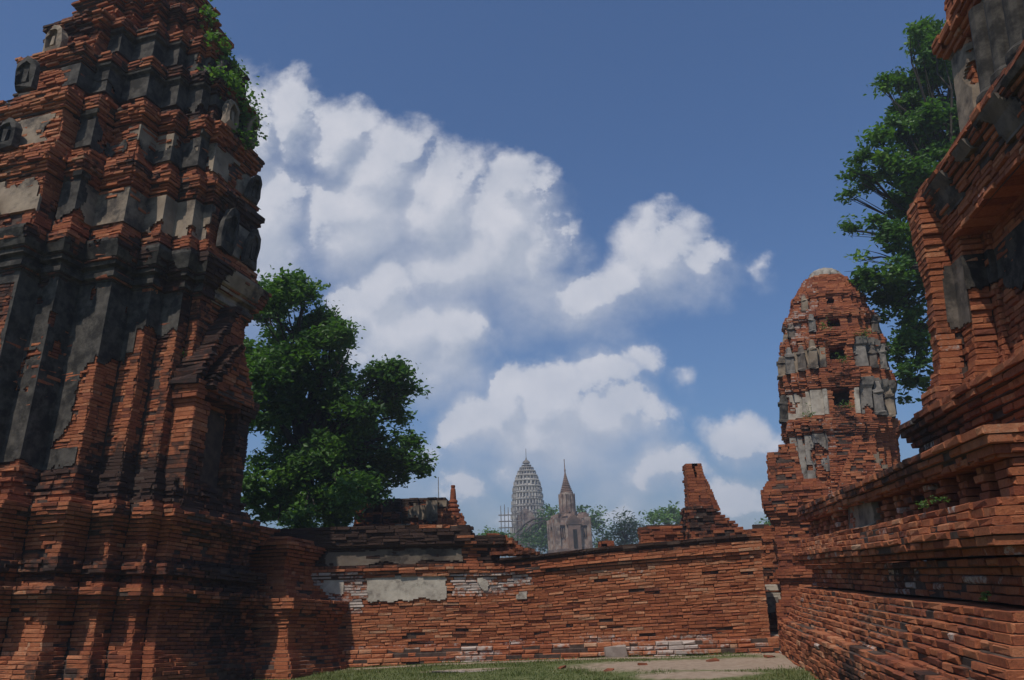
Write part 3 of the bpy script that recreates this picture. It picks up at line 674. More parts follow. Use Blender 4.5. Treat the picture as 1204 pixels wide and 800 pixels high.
# ------------------------------------------------------------------ right temple
azr = math.radians(9.63); exr = np.array([math.cos(azr), -math.sin(azr), 0]); eyr = np.array([math.sin(azr), math.cos(azr), 0]); up3 = np.array([0, 0, 1.])
OR = np.array([4.4, 14.44, 0])
RT = root('brick_temple', 'large brick temple on a tall stepped moulded platform, running along the right side', 'temple', mat=frame(exr, eyr, up3, OR))
PP = [(0, 0), (0, -9.3), (6.5, -9.3), (6.5, 0)]
rp = interp([(-.3, .03), (.50, -.03), (.54, -.04), (.55, -.17), (.80, -.27), (.81, -.30), (1.03, -.40), (1.09, -.42), (1.10, -.62), (1.36, -.62), (1.37, -.56), (1.44, -.50), (1.50, -.42), (1.56, -.36), (1.63, -.35), (1.64, -.40), (1.84, -.50), (1.85, -.66), (2.14, -.66), (2.15, -.58), (2.22, -.52), (2.37, -.48)])
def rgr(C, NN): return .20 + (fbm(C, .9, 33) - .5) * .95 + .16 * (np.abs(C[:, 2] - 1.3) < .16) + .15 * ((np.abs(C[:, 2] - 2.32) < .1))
def rli(C, NN): return .10 + (fbm(C, 1.3, 43) - .45) * .55 + .16 * (np.abs(C[:, 2] - 1.27) < .2) + .40 * np.exp(-((C[:, 1] + 4.3) / 1.1) ** 2 - ((C[:, 2] - 1.95) / .16) ** 2) + .3 * (rng.random(len(C)) < .03)
RPAR = dict(grime=rgr, lime=rli, miss=.006, rough=.010, wave=.07, sag=.05, ch=.010, gap=.009, bl=.27, tone=.03)
part('plinth', RT, lambda a: masonry(a, PP, [0, 1], -.3, .54, rp, dict(RPAR, grime=lambda C, NN: rgr(C, NN) + .1), D=.2))
part('stepped_base', RT, lambda a: masonry(a, PP, [0, 1], .54, 1.09, rp, RPAR, D=.3))
part('recessed_course', RT, lambda a: masonry(a, PP, [0, 1], 1.09, 1.44, rp, dict(RPAR, rough=.007), D=.2))
part('ledge', RT, lambda a: masonry(a, PP, [0, 1], 1.44, 1.85, rp, RPAR, D=.26))
holes = tuple((0, .55 + k * .47 + rng.uniform(-.04, .04), .79 + k * .47, 1.88, 2.12) for k in range(18))
part('parapet', RT, lambda a: masonry(a, PP, [0, 1], 1.85, 2.15, rp, dict(RPAR, holes=holes, bl=.2, rough=.018, miss=.03), D=.46, core=.44))
part('cornice', RT, lambda a: masonry(a, PP, [0, 1], 2.15, 2.37, rp, dict(RPAR, bl=.3), D=.5))
coat('plaster_patch', RT, STB)(PP, [0], 1.82, 2.16, rp, lambda P, s, z: (fbm(P, 2.2, 6) < .18 + .42 * np.exp(-((P[..., 1] + 4.3) / .8) ** 2)), th=.02, cell=.025)
# upper storey base
UP = [(1.15, -5.35), (1.15, -8.42), (6.2, -8.42), (6.2, -5.35)]
def rsh(V):
    V = V.copy(); V[:, 0] += .07 * np.maximum(V[:, 2] - 3.1, 0); return V
up_ = interp([(2.3, .02), (2.52, 0), (2.58, .0), (2.66, .05), (2.78, .12), (2.86, .19), (2.95, .20), (2.96, .05), (3.05, .02)])
part('upper_base', RT, lambda a: masonry(a, UP, [0, 1], 2.33, 2.96, up_, dict(RPAR, grime=lambda C, NN: rgr(C, NN) + .12), D=.3))
PI = [(1.27, -5.68), (1.27, -5.95), (1.53, -5.95), (1.53, -6.25), (1.76, -6.25), (1.76, -6.36), (1.82, -6.36), (1.82, -8.3), (6, -8.3), (6, -5.68)]
pip = interp([(2.9, .08), (3.0, .08), (3.1, .11), (3.2, .10), (3.3, .03), (3.42, .01), (3.5, -.02), (4.45, -.02), (4.7, .01), (5.0, .03), (5.3, .05), (5.5, .06)])
GP = dict(RPAR, rough=.010, lime=lambda C, NN: .10 + (fbm(C, 1.6, 47) - .45) * .6, grime=lambda C, NN: .14 + (fbm(C, 1.1, 37) - .5) * .9)
ps = part('piers', RT, lambda a: masonry(a, PI, [9, 0, 1, 2, 3, 4, 5, 6, 7], 2.9, 5.45, pip, GP, D=.2), deform=rsh)
coat('stucco', ps, STD, deform=rsh)(PI, [3, 4, 5, 6], 3.95, 4.62, pip, lambda P, s, z: (z > 4.2 + (fbm(P, 3, 12) - .5) * .9 + .25 * np.sin(s * 6)), th=.025, cell=.02)
coat('stucco', ps, STM, deform=rsh)(PI, [1, 2], 3.8, 4.62, pip, lambda P, s, z: (P[..., 0] > 1.40 + .25 * (4.2 - z) ** 2) & (z > 3.85 + (fbm(P, 3, 2) - .5) * .4), th=.02, cell=.02)
CP = [(1.47, -5.78), (1.47, -9.1), (6, -9.1), (6, -5.78)]
cpf = interp([(4.6, -.1), (4.8, -.02), (4.9, 0), (5.15, 0), (5.2, .03), (5.35, .08), (5.45, .15), (5.53, .19), (5.62, .19), (5.63, .1), (5.7, .05)])
uc = part('upper_cornice', RT, lambda a: masonry(a, CP, [0, 1, 3], 4.85, 5.66, cpf, dict(GP, grime=lambda C, NN: .18 + (fbm(C, 1.1, 39) - .5) + .1 * (C[:, 2] > 5.3)), D=.42), deform=rsh)
coat('stucco', uc, STM, deform=rsh)(CP, [3, 0], 5.12, 5.50, cpf, lambda P, s, z: fbm(P, 1.9, 15) < .55, th=.02, cell=.03)
# second cornice running back and up over the near wall
NW = [(1.98, -6.4), (1.98, -9.3), (6, -9.3), (6, -6.4)]
NB = [(1.72, -6.25), (1.72, -9.4), (6, -9.4), (6, -6.25)]
nbp = interp([(5.6, .12), (5.75, .10), (5.76, 0), (7.1, 0), (7.15, .06), (7.25, .14), (7.33, .17), (7.45, .17), (7.47, .04), (8.2, .0)])
nb_ = part('attic_storey', RT, lambda a: masonry(a, NB, [3, 0, 1], 5.6, 8.2, nbp, dict(GP, holes=((0, .42, .72, 5.95, 7.1),)), D=.45, core=.42), deform=rsh)
coat('stucco', nb_, STB, deform=rsh)(NB, [3, 0], 5.70, 7.12, nbp, lambda P, s, z: ~((P[..., 1] < -6.66) & (P[..., 1] > -6.98) & (z > 5.93) & (z < 7.1) & (P[..., 0] < 1.85)) & (fbm(P, 2.4, 19) < .66), th=.03, cell=.025)
for k in range(4):
    y = -7.22 - k * .36
    part('colonnette', nb_, lambda a: a.lathe((1.66, y, 5.72), [(.20, 0), (.20, .08), (.14, .12), (.17, .2), (.17, .26), (.12, .32), (.125, .9), (.13, 1.3)], 12), (STD,), deform=rsh)

# ------------------------------------------------------------------ small prang behind the temple
STK = flat_mat('weathered_grey_plaster', (.30, .27, .23), (.20, .17, .145), 4, (.06, .052, .045), (.48, .66))
YP = 22.5
pc = at(987, 590, YP); zt = at(963, 312, YP)[2]
azp = math.radians(17); exp_ = np.array([math.cos(azp), -math.sin(azp), 0]); eyp = np.array([math.sin(azp), math.cos(azp), 0])
ln_ = math.radians(-3.0); exq = exp_ * math.cos(ln_) - up3 * math.sin(ln_) * -1; exq /= np.linalg.norm(exq); ezq = np.cross(exq, eyp)
SP = root('small_prang', 'rounded corncob-shaped red brick tower with pale plaster, leaning behind the right temple', 'temple tower', mat=frame(exq, eyp, ezq, np.array([pc[0], pc[1], 0])))
q2 = [(round(x * .9, 3), round(y * .9, 3)) for x, y in [(.5, -1.62), (.5, -1.5), (.85, -1.5), (.85, -1.28), (1.08, -1.28), (1.08, -1.08), (1.28, -1.08), (1.28, -.85), (1.5, -.85), (1.5, -.5), (1.62, -.5)]]
SPP = four(q2); SE = vis(SPP, ((0, -1), (1, 0), (-1, 0)))
H = zt; wid = lambda z: float(np.interp(z, [0, 4.6, 5.3, 6.8, 7.85, 8.25, 8.75, 9.15, 9.65, H + .1], [1.0, 1.0, 1.02, 1.02, .93, .87, .76, .63, .43, .1]))
def sgr(C, NN): return .26 + (fbm(C, 1.2, 51) - .5) * .9
def sli(C, NN): return .12 + (fbm(C, 1.0, 52) - .5) * .7 + .22 * (C[:, 0] < -.4)
SPAR = dict(grime=sgr, lime=sli, miss=.02, rough=.016, wave=.10, sag=.06, ch=.006)
part('wall', SP, lambda a: masonry(a, SPP, SE, 0.2, 5.15, interp([(0, .25), (2.6, .2), (2.9, 0), (4.8, 0), (4.85, .04), (5.0, .10), (5.15, .11)]), SPAR, h=.050, D=.2))
def stub(a, x, y, z, r, h_):
    r *= rng.uniform(.7, 1.15); a.lathe((x, y, z), [(r * 1.2, 0), (r * 1.25, .08 * h_), (r, .12 * h_), (r * .95, .6 * h_), (r * 1.15, .64 * h_), (r * 1.1, .7 * h_), (r * .8, .74 * h_), (r * .6, .95 * h_), (r * .2, h_)], 8, sq=1.0)
    a.v[-2] += rng.normal(0, .012, a.v[-2].shape)
TS = [(5.15, 6.5), (6.5, 7.65), (7.65, 8.4), (8.4, 9.1)]
for k, (z0, z1) in enumerate(TS):
    s0 = wid((z0 + z1) / 2); TP = SPP; L_ = .9 * s0
    hw = .25 - .03 * k; hb = (z1 - z0)
    pr = interp([(z0, .06), (z0 + .12 * hb, .06), (z0 + .14 * hb, -.03), (z0 + .50 * hb, -.035), (z1 - .3 * hb, -.02), (z1 - .29 * hb, .02), (z1 - .1 * hb, .07), (z1, .07)])
    T_ = part('storey', SP, lambda a: masonry(a, TP, SE, z0, z1, pr, dict(SPAR, holes=((43, L_ / 2 - hw, L_ / 2 + hw, z0 + .34 * hb, z1 - .34 * hb),)), h=.050, D=.62, core=.60, scale=wid))
    coat('stucco', T_, STL if k == 0 else STB)(TP, list(range(33, 44)), z0 + .16 * hb, z1 - .32 * hb, pr, lambda P, s, z: (fbm(P, 1.3, 150 + k) < .57 - .05 * k) & ~((np.abs(P[..., 0]) < hw + .1)), th=.03, cell=.05, scale=wid)
    coat('stucco', T_, STG)(TP, list(range(1, 10)), z0 + .16 * hb, z1 - .1 * hb, pr, lambda P, s, z: (fbm(P, 1.5, 160 + k) < .44 - .05 * k), th=.035, cell=.05, scale=wid)
    for (x, y) in ((-1.33, -.97), (-1.0, -1.32), (-1.55, -.6), (-.68, -1.55), (-1.66, 0.0), (1.33, -.97), (1.0, -1.32)):
        if (k < 3 or x < -.9) and rng.random() < .62:
            nr = np.array([x, y]) / np.hypot(x, y)
            part('antefix', T_, lambda a: stub(a, x * s0 * .93, y * s0 * .93, z0 + .12 * hb, .13 * (1 - .1 * k), hb * rng.uniform(.5, .78)), ((STB, STG, STM, STD)[(k + int(y * 9)) % 4],))
part('dome', SP, lambda a: masonry(a, SPP, SE, 9.1, 9.7, const(.02), dict(SPAR, rough=.02), D=.3, scale=lambda z: wid(z)))
def lobes(a):
    for ring, (z0, r0, h_) in enumerate(((9.08, .78, .62), (9.5, .5, .5))):
        for q in range(14 if ring == 0 else 11):
            th_ = 2 * math.pi * q / (14 if ring == 0 else 11) + .2 * ring; r1 = r0 * .62
            if ring == 0 and -1.5 < math.atan2(math.sin(th_), math.cos(th_)) < .6: continue
            pts = [(math.cos(th_) * (r0 * (1 - t_) + r1 * t_ * (1.0 - .1 * t_)), math.sin(th_) * (r0 * (1 - t_) + r1 * t_), z0 + h_ * t_) for t_ in np.linspace(0, 1, 6)]
            a.tube(pts, [.13, .145, .12, .13, .10, .05], 8)
    a.lathe((0, 0, 9.85), [(.42, 0), (.44, .08), (.30, .18), (.1, .26), (.02, .3)], 14)
part('lotus_cap', SP, lobes, (STK,), smooth=True)
coat('stucco', SP, STK)(SPP, list(range(34, 43)), 2.4, 4.85, const(0), lambda P, s, z: (P[..., 0] < -.25) & (fbm(P, 1.4, 181) < .60), th=.04, cell=.05)
coat('stucco', SP, STB)(SPP, list(range(1, 8)), 3.9, 4.85, const(0), lambda P, s, z: (fbm(P, 1.3, 182) < .46), th=.04, cell=.05)
part('pediment', SP, lambda a: gable(a, -1, 1, 0, 0, 0, 0, 1, SPAR) or [masonry(a, [(-.72 * (1 - f_ ** 1.6) + .25, -1.9), (.95 * (1 - f_ ** 1.6) + .25, -1.9), (.95 * (1 - f_ ** 1.6) + .25, -1.3), (-.72 * (1 - f_ ** 1.6) + .25, -1.3)], [0, 3], 2.4 + 2.3 * f_, 2.4 + 2.3 * f_ + .068, const(0), SPAR) for f_ in np.arange(0, .97, .068 / 2.3)])
# porch stub standing left of the small prang
ST = root('porch_stub', 'broken moulded brick porch wall standing left of the small prang', 'brick ruin', mat=frame(exp_, eyp, up3, np.array([*at(903, 600, 18.6)[:2], 0])))
SQ = [(0.1, 0), (1.15, 0), (1.15, 1.2), (0.1, 1.2)]
stp = interp([(-.2, .2), (.6, .18), (.7, .05), (1.1, .0), (1.15, .1), (1.3, .12), (1.35, 0), (2.35, 0), (2.5, .08), (2.7, .18), (2.9, .2), (3.0, .2), (3.1, .2), (3.3, .06), (3.6, .02)])
part('wall', ST, lambda a: (masonry(a, SQ, [3, 0, 1], -.2, 3.35, stp, dict(SPAR, grime=lambda C, NN: .2 + (fbm(C, 1.5, 3) - .5) * 1.0, lime=lambda C, NN: .08 + 0 * C[:, 0], wave=.06)),
     masonry(a, [(.12, .1), (.85, .1), (.85, 1.1), (.12, 1.1)], [3, 0, 1], 3.35, 4.0, interp([(3.3, .04), (3.6, 0), (4, -.02)]), SPAR), masonry(a, [(.40, .1), (.8, .1), (.8, 1.1), (.40, 1.1)], [3, 0, 1], 4.0, 4.2, const(-.01), SPAR)))

# ------------------------------------------------------------------ ruins behind the wall
def block(name, label, cat, px0, px1, ytop, ybot_z, Y, depth, prof=const(0), par=None, az=0.0, zbase=-.1, group=None, jag=.1):
    a0, a1 = at(px0, ytop, Y), at(px1, ytop, Y); W_ = a1[0] - a0[0]; zt_ = (a0[2] + a1[2]) / 2
    rt = root(name, label, cat, (a0[0], Y, 0), group)
    pr_ = dict(SPAR, **(par or {}))
    pr_['bite'] = lambda C, NN: C[:, 2] > zt_ - jag * fbm(C * [1, .2, .2], 2.2, int(px0)) * 2
    part('brickwork', rt, lambda a: masonry(a, [(0, 0), (W_, 0), (W_, depth), (0, depth)], [0, 1, 3], zbase, zt_, prof, pr_, D=.3, core=.2))
    return rt, W_, zt_
block('ruined_wall', 'low broken brick wall in front of the trees, left of the leaning brick pillar', 'brick ruin', 752, 812, 615, 0, 19, .6, par=dict(grime=lambda C, NN: .3 + (fbm(C, 1.5, 7) - .5) * .9))
block('ruined_wall', 'tiny dark brick stump just right of the thin spired chedi', 'brick ruin', 706, 722, 632, 0, 19.5, .5)
block('ruined_wall', 'pale worn brick wall in the gap left of the moulded porch wall', 'brick ruin', 880, 916, 616, 0, 20.5, .6, par=dict(tone=.15, lime=lambda C, NN: .16 + 0 * C[:, 0], grime=lambda C, NN: .08 + .5 * (C[:, 2] < 1.4) * (C[:, 2] > 1.2)))
st_ = root('stone_step', 'whitewashed stone ledges low in the gap beside the enclosure wall', 'steps', (*at(888, 700, 19.2)[:2], 0))
wx = at(915, 700, 19.2)[0] - at(888, 700, 19.2)[0]
part('ledge', st_, lambda a: (a.box((wx / 2, .3, .95), (wx / 2 + .2, .35, .06), jit=.01), a.box((wx / 2, .2, .78), (wx / 2 + .2, .4, .07), jit=.01)), (STL,))
part('base', st_, lambda a: masonry(a, [(-.2, -.1), (wx + .2, -.1), (wx + .2, .7), (-.2, .7)], [0], 0, .72, const(0), SPAR))
part('ledge', st_, lambda a: a.box((wx / 2 - .1, -.15, .58), (wx / 2 , .12, .13), jit=.03), (STG,))
# leaning pillar on its stepped heap
pb = at(827, 606, 18); HP = root('brick_pillar', 'slender leaning brick pillar rising from a dark stepped brick heap above the wall', 'brick pillar', mat=frame(np.array([1, 0, 0]), np.array([0, 1, 0]), up3, np.array([pb[0], 18, 0])))
zb = pb[2]
def hgr(C, NN): return .48 + (fbm(C, 1.5, 7) - .5) * .8
part('stepped_heap', HP, lambda a: [masonry(a, [(-.34, 0), (1.05 * (1 - f_) ** 1.1 + .2, 0), (1.05 * (1 - f_) ** 1.1 + .2, .9), (-.34, .9)], [0, 1, 3], zb - .62 + .8 * f_, zb - .62 + .8 * f_ + .069, const(0), dict(SPAR, grime=hgr, rough=.03)) for f_ in np.arange(0, .98, .0855)])
part('heap_base', HP, lambda a: masonry(a, [(-.36, 0), (1.2, 0), (1.2, .9), (-.36, .9)], [0, 1, 3], -.1, zb - .6, const(0), dict(SPAR, grime=hgr)))
pt = at(820, 543, 18)[2]
def shear(V): V = V.copy(); V[:, 0] -= (V[:, 2] - zb) * .055; return V
part('shaft', HP, lambda a: masonry(a, [(-.22, .1), (.20, .1), (.20, .6), (-.22, .6)], [0, 1, 3], zb - .3, pt, interp([(zb - .3, .06), (zb + .3, .04), (zb + .8, 0), (pt, -.03)]), dict(SPAR, grime=lambda C, NN: .3 + (fbm(C, 1.5, 7) - .5) * .9, rough=.014), D=.2), deform=shear)
part('buttress', HP, lambda a: [masonry(a, [(.2, .2), (.2 + .22 * (1 - f_) + .04, .2), (.2 + .22 * (1 - f_) + .04, .6), (.2, .6)], [0, 1], zb + .1 + .75 * f_, zb + .1 + .75 * f_ + .069, const(0), SPAR) for f_ in np.arange(0, .98, .08)], deform=shear)
# dark pilastered base ruin under the tree
rb0, rb1 = at(418, 590, 24), at(524, 590, 24); rw = rb1[0] - rb0[0]; rzt = at(480, 586, 24)[2]
RR = root('ruined_base', 'dark pilastered brick base of a lost tower, half hidden by the big tree', 'brick ruin', (rb0[0], 24, 0))
pts = [(0, 0)]; x = 0
for k in range(5):
    pts += [(x + .0, -.12), (x + .28, -.12), (x + .28, 0), (x + rw / 5, 0)]; x += rw / 5
pts = [p for i, p in enumerate(pts) if i == 0 or np.hypot(p[0] - pts[i - 1][0], p[1] - pts[i - 1][1]) > .01][1:]
RPl = pts + [(rw + .0, 2.2), (0, 2.2)]
rrp = interp([(0, .35), (rzt - 1.2, .30), (rzt - 1.0, .12), (rzt - .95, .28), (rzt - .85, .06), (rzt - .7, 0), (rzt - .12, 0), (rzt, .03)])
part('wall', RR, lambda a: masonry(a, RPl, vis(RPl, ((0, -1), (1, 0), (-1, 0))), 0, rzt, rrp, dict(SPAR, grime=lambda C, NN: .38 + (fbm(C, 1.3, 17) - .5) * 1.0, bite=lambda C, NN: C[:, 2] > rzt - .22 * fbm(C * [1, .2, .2], 1.8, 3)), D=.25))
coat('stucco', RR, STB)(RPl, list(range(0, len(RPl) - 3)), rzt - .95, rzt - .1, rrp, lambda P, s, z: fbm(P, 1.5, 33) < .45, th=.03, cell=.06)
ms = at(533, 618, 22)
MS = root('small_spire', 'small ringed brick spire at the right end of the dark pilastered base', 'spire', (ms[0], 22, 0)); zs0 = at(533, 600, 22)[2]; zs1 = at(528, 571, 22)[2]
part('shaft', MS, lambda a: (masonry(a, [(-.22, -.2), (.22, -.2), (.22, .2), (-.22, .2)], [0, 1, 3], 0, zs0 - .12, interp([(0, .2), (zs0 - .35, .12), (zs0 - .1, .03)]), SPAR)))
part('rings', MS, lambda a: a.lathe((0, 0, zs0 - .15), [(.22, 0), (.23, .05), (.17, .07), (.17, .11), (.2, .12), (.2, .17), (.14, .19), (.14, .23), (.17, .24), (.16, .29), (.11, .31), (.11, .35), (.13, .36), (.12, .41), (.09, .43), (.07, .7), (.05, zs1 - zs0 + .08), (.06, zs1 - zs0 + .1), (.06, zs1 - zs0 + .15)], 10, at_=(.35, .3, .2)), (BR,))
ap = at(517, 620, 60); tag(part('antenna_mast', None, lambda a: a.tube([(ap[0], 60, 0), (ap[0] - .1, 60, at(517, 561, 60)[2])], [.05, .03], 6), (STG,)), 'thin grey mast rising behind the dark pilastered base', 'mast')

# ------------------------------------------------------------------ far prang, chedi
def far_prang():
    Yf = 170.0; c = at(622, 640, Yf); px = Yf / 905; zt = at(621, 545, Yf)[2]; zb = 0
    rt = root('white_prang', 'distant pale corncob-shaped prang with scaffolding at its foot, on the horizon', 'temple tower', (c[0], Yf, 0))
    zz = lambda y: at(622, y, Yf)[2]; R_ = lambda y: float(np.interp(y, [545, 549, 555, 562, 572, 585, 600, 615, 660], [1.5, 6, 10, 13, 16, 17.5, 18.5, 19.5, 22])) * px
    ys = [640, 612, 603, 595, 587, 579, 572, 565, 559, 554, 550, 547, 544]
    for k, (y0, y1) in enumerate(zip(ys[:-1], ys[1:])):
        z0, z1 = zz(y0), zz(y1); r0, r1 = R_(y0) / 1.0, R_(y1) / 1.0; h_ = z1 - z0; rm = (r0 + r1) / 2
        a = Acc()
        s_ = rm * .97 / 1.62; poly = [(x * s_, y * s_) for x, y in SPP]
        V = []; n_ = len(poly)
        for (f_, o_) in ((0, .25), (.12, .25), (.13, -.15), (.72, -.2), (.73, .1), (.86, .35), (.97, .4), (1, .2)):
            q = offs([(x * (r0 * (1 - f_) + r1 * f_) / rm, y * (r0 * (1 - f_) + r1 * f_) / rm) for x, y in poly], o_); V.append(np.column_stack([q, np.full(n_, z0 + f_ * h_)]))
        F = [(j * n_ + i, j * n_ + (i + 1) % n_, (j + 1) * n_ + (i + 1) % n_, (j + 1) * n_ + i) for j in range(len(V) - 1) for i in range(n_)]
        a.add(np.concatenate(V), np.array(F)); a.add(V[-1], [list(range(n_))]); b = a; nq = 30 if k < 6 else 20
        for q in range(nq):
            th_ = 2 * math.pi * q / nq; rr_ = rm * 1.0
            b.box((math.cos(th_) * rr_, math.sin(th_) * rr_, z0 + h_ * .45), (.05 * rm, .05 * rm, h_ * .27), 0, (0, 0, 0), th_, .03, .8)
        a.build('storey', FARW, rt)
    a = Acc(); a.lathe((0, 0, zz(545)), [(.9, 0), (.7, .4), (.2, .8), (.06, 1.4), (.05, 3.2)], 10); a.build('finial', STG, rt)
    a = Acc(); a.box((-.6, -R_(600) - .9, zz(614) / 2), (1.9, 1.6, zz(614) / 2)); 
    zz0 = zz(614)
    for f_ in np.linspace(0, 1, 12): a.box((-.6, -R_(600) - .9, zz0 + f_ * 2.4), (1.9 * (1 - f_ ** 1.9) + .1, 1.5, .14))
    a.build('porch', FARP, rt)
    s = Acc(); x0, x1 = -5.6, 2.6; yq = -R_(600) - 3.0
    top = zz(601)
    for x in np.linspace(x0, x1, 12):
        for y in (yq, yq - 1.6): s.tube([(x, y, 0), (x, y, top - max(0, x + 1.5) * 2.2 + rng.uniform(-.6, 1.2))], .075, 4)
    for z in np.arange(2, top, 1.25):
        xe = x1 if z < zz(616) else x0 + 4.0
        for y in (yq, yq - 1.6): s.tube([(x0 - .5, y, z), (xe, y, z)], .065, 4)
        for x in np.linspace(x0, xe, 5): s.tube([(x, yq - 1.6, z), (x, yq + 1.4, z)], .06, 4)
    s.build('scaffolding', STG, rt)
FARW = flat_mat('weathered_white_stone', (.46, .42, .37), (.30, .27, .24), .5, (.12, .10, .09), (.5, .7), bs=2)
FARP = flat_mat('worn_plaster_and_brick', (.34, .27, .22), (.23, .13, .09), 1.6, (.10, .07, .06), (.46, .62), bs=3)
FARB = flat_mat('old_brown_brick', (.24, .15, .11), (.15, .10, .08), .8, (.09, .07, .06), (.5, .7), bs=3)
far_prang()
def chedi():
    Yf = 100.0; c = at(671, 640, Yf); px = Yf / 905; zz = lambda y: at(668, y, Yf)[2]
    rt = root('chedi', 'slender grey spired chedi on a square windowed brick base, beside the white prang', 'chedi', (c[0], Yf, 0)); rt.rotation_euler = (0, math.radians(-1.2), .2)
    a = Acc(); z0 = 0; z1 = zz(612); w_ = 19.5 * px
    a.box((0, 0, z1 / 2), (w_ * .92, w_ * .92, z1 / 2)); a.box((0, 0, z1 * .55), (w_ * 1.0, w_ * 1.0, .35)); a.box((0, 0, z1 - .1), (w_ * 1.0, w_ * 1.0, .3), top=.97)
    for sx in (-1, -.42, .42, 1):
        for q in ((sx * w_ * .9, -w_ * .94), (w_ * .94, sx * w_ * .9), (-w_ * .94, sx * w_ * .9)): a.box((*q, z1 * .78), (.24, .24, z1 * .24))
    a.box((0, 0, z1 + .3), (w_ * .86, w_ * .86, .4), top=.92, jit=.08)
    b_ = a.build('base', FARP, rt)
    a = Acc(); a.box((0, 0, z1 * .93), (w_ * 1.04, w_ * 1.04, .22), jit=.05); a.box((0, 0, z1 * .52), (w_ * 1.05, w_ * 1.05, .3), jit=.05)
    for q in range(34): a.box((rng.uniform(-1, 1) * w_ * .9, rng.uniform(-1, 1) * w_ * .9, z1 + rng.uniform(.1, .75)), (.3, .25, .22), 0, None, rng.uniform(0, 3), .05)
    a.build('cornice', FARB, rt)
    for sx in (-.68, .68):
        for q, e in (((sx * w_, -w_ * .925), (.42, .05)), ):
            d_ = Acc(); d_.box((q[0], q[1], z1 * .80), (e[0], .04, .62)); p_ = d_.build('window', DARK, b_)
            g_ = Acc(); [g_.box((q[0] + t_, q[1] - .07, z1 * .80), (.05, .05, .6)) for t_ in (-.26, 0, .26)]; g_.build('bars', FARP, p_)
    a = Acc(); a.box((0, -w_ * 1.02, z1 * .62), (.75, .5, z1 * .38)); [a.box((0, -w_ * 1.02, z1 * .93 + f_ * 1.0), (.85 * (1 - f_ ** 1.8) + .08, .55, .1)) for f_ in np.linspace(0, 1, 9)]
    d_ = a.build('porch', FARB, rt)
    a = Acc(); a.box((0, -w_ * 1.02 - .5, z1 * .70), (.24, .06, z1 * .14)); a.build('doorway', DARK, d_)
    zb_ = zz(607); zt_ = zz(581)
    a = Acc(); r_ = 8.2 * px
    a.lathe((0, 0, zb_ - 1.2), [(r_ * 1.3, 0), (r_ * 1.3, .7), (r_ * 1.15, .72), (r_ * 1.12, 1.0), (r_ * 1.22, 1.05), (r_ * 1.22, 1.4), (r_ * 1.02, 1.45), (r_, 2.2), (r_ * .86, zt_ - zb_ + 1.0), (r_ * .95, zt_ - zb_ + 1.1), (r_ * .9, zt_ - zb_ + 1.4)], 20)
    for q in range(12):
        th_ = 2 * math.pi * q / 12; a.box((math.cos(th_) * r_ * .97, math.sin(th_) * r_ * .97, (zb_ + zt_) / 2 + .2), (.16, .16, (zt_ - zb_) * .42), 0, None, th_)
    a.build('bell', FARP, rt)
    a = Acc(); zt2 = zz(540); zs_ = zt_ + .1; pr_ = [(r_ * .62, 0)]; L_ = zt2 - zs_; n_ = 12
    for k in range(n_):
        f_ = k / n_; rr_ = r_ * (.78 * (1 - f_) ** 1.25 + .07); h_ = L_ * .62 / n_; pr_ += [(rr_, k * h_), (rr_ * 1.12, k * h_ + h_ * .35), (rr_ * 1.05, k * h_ + h_ * .7), (rr_ * .8, k * h_ + h_ * .75)]
    pr_ += [(r_ * .10, L_ * .63), (r_ * .13, L_ * .68), (r_ * .07, L_ * .72), (r_ * .05, L_ * .96), (r_ * .1, L_ * .98), (.01, L_)]
    a.lathe((0, 0, zs_), pr_, 14); a.build('spire', FARB, rt)
DARK = flat_mat('painted_opening_shade', (.03, .025, .02), (.02, .018, .016), 2)  # near-black colour paints the shade inside the chedi's windows and doorway
chedi()

# stone slab flush in the turf and a few fallen bricks
sl = at(543, 788, 13.2); g0 = EYE + ray(543, 788) * (-1.36 / ray(543, 788)[2])
SLB = root('stone_slab', 'flat pale stone slab sunk in the grass in front of the plaster patches', 'paving stone', (g0[0], g0[1], .005))
part('slab', SLB, lambda a: (a.box((-.2, 0, 0), (.26, .10, .022), jit=.01), a.box((.28, .01, 0), (.2, .09, .02), jit=.01)), (STK0,))
for i, (x, y, L_, lab) in enumerate([(716, 789, .11, 'broken brick lying on the bare earth near the middle of the lawn'), (755, 782, .08, 'small brick fragment at the edge of the earth patch below the wall'), (838, 777, .12, 'fallen brick on the earth path near the right end of the wall'), (905, 772, .09, 'brick piece lying beside the foot of the right temple'), (660, 786, .07, 'tiny brick crumb in the short grass left of the earth patch')]):
    g1 = EYE + ray(x, y) * (-1.37 / ray(x, y)[2])
    tag(part('fallen_brick', None, lambda a: a.box((g1[0], g1[1], .022), (L_ * .85, .05, .025), 0, (.35, .42, .2), rng.uniform(0, 3), .012)), lab, 'brick', 'loose bricks on the ground')

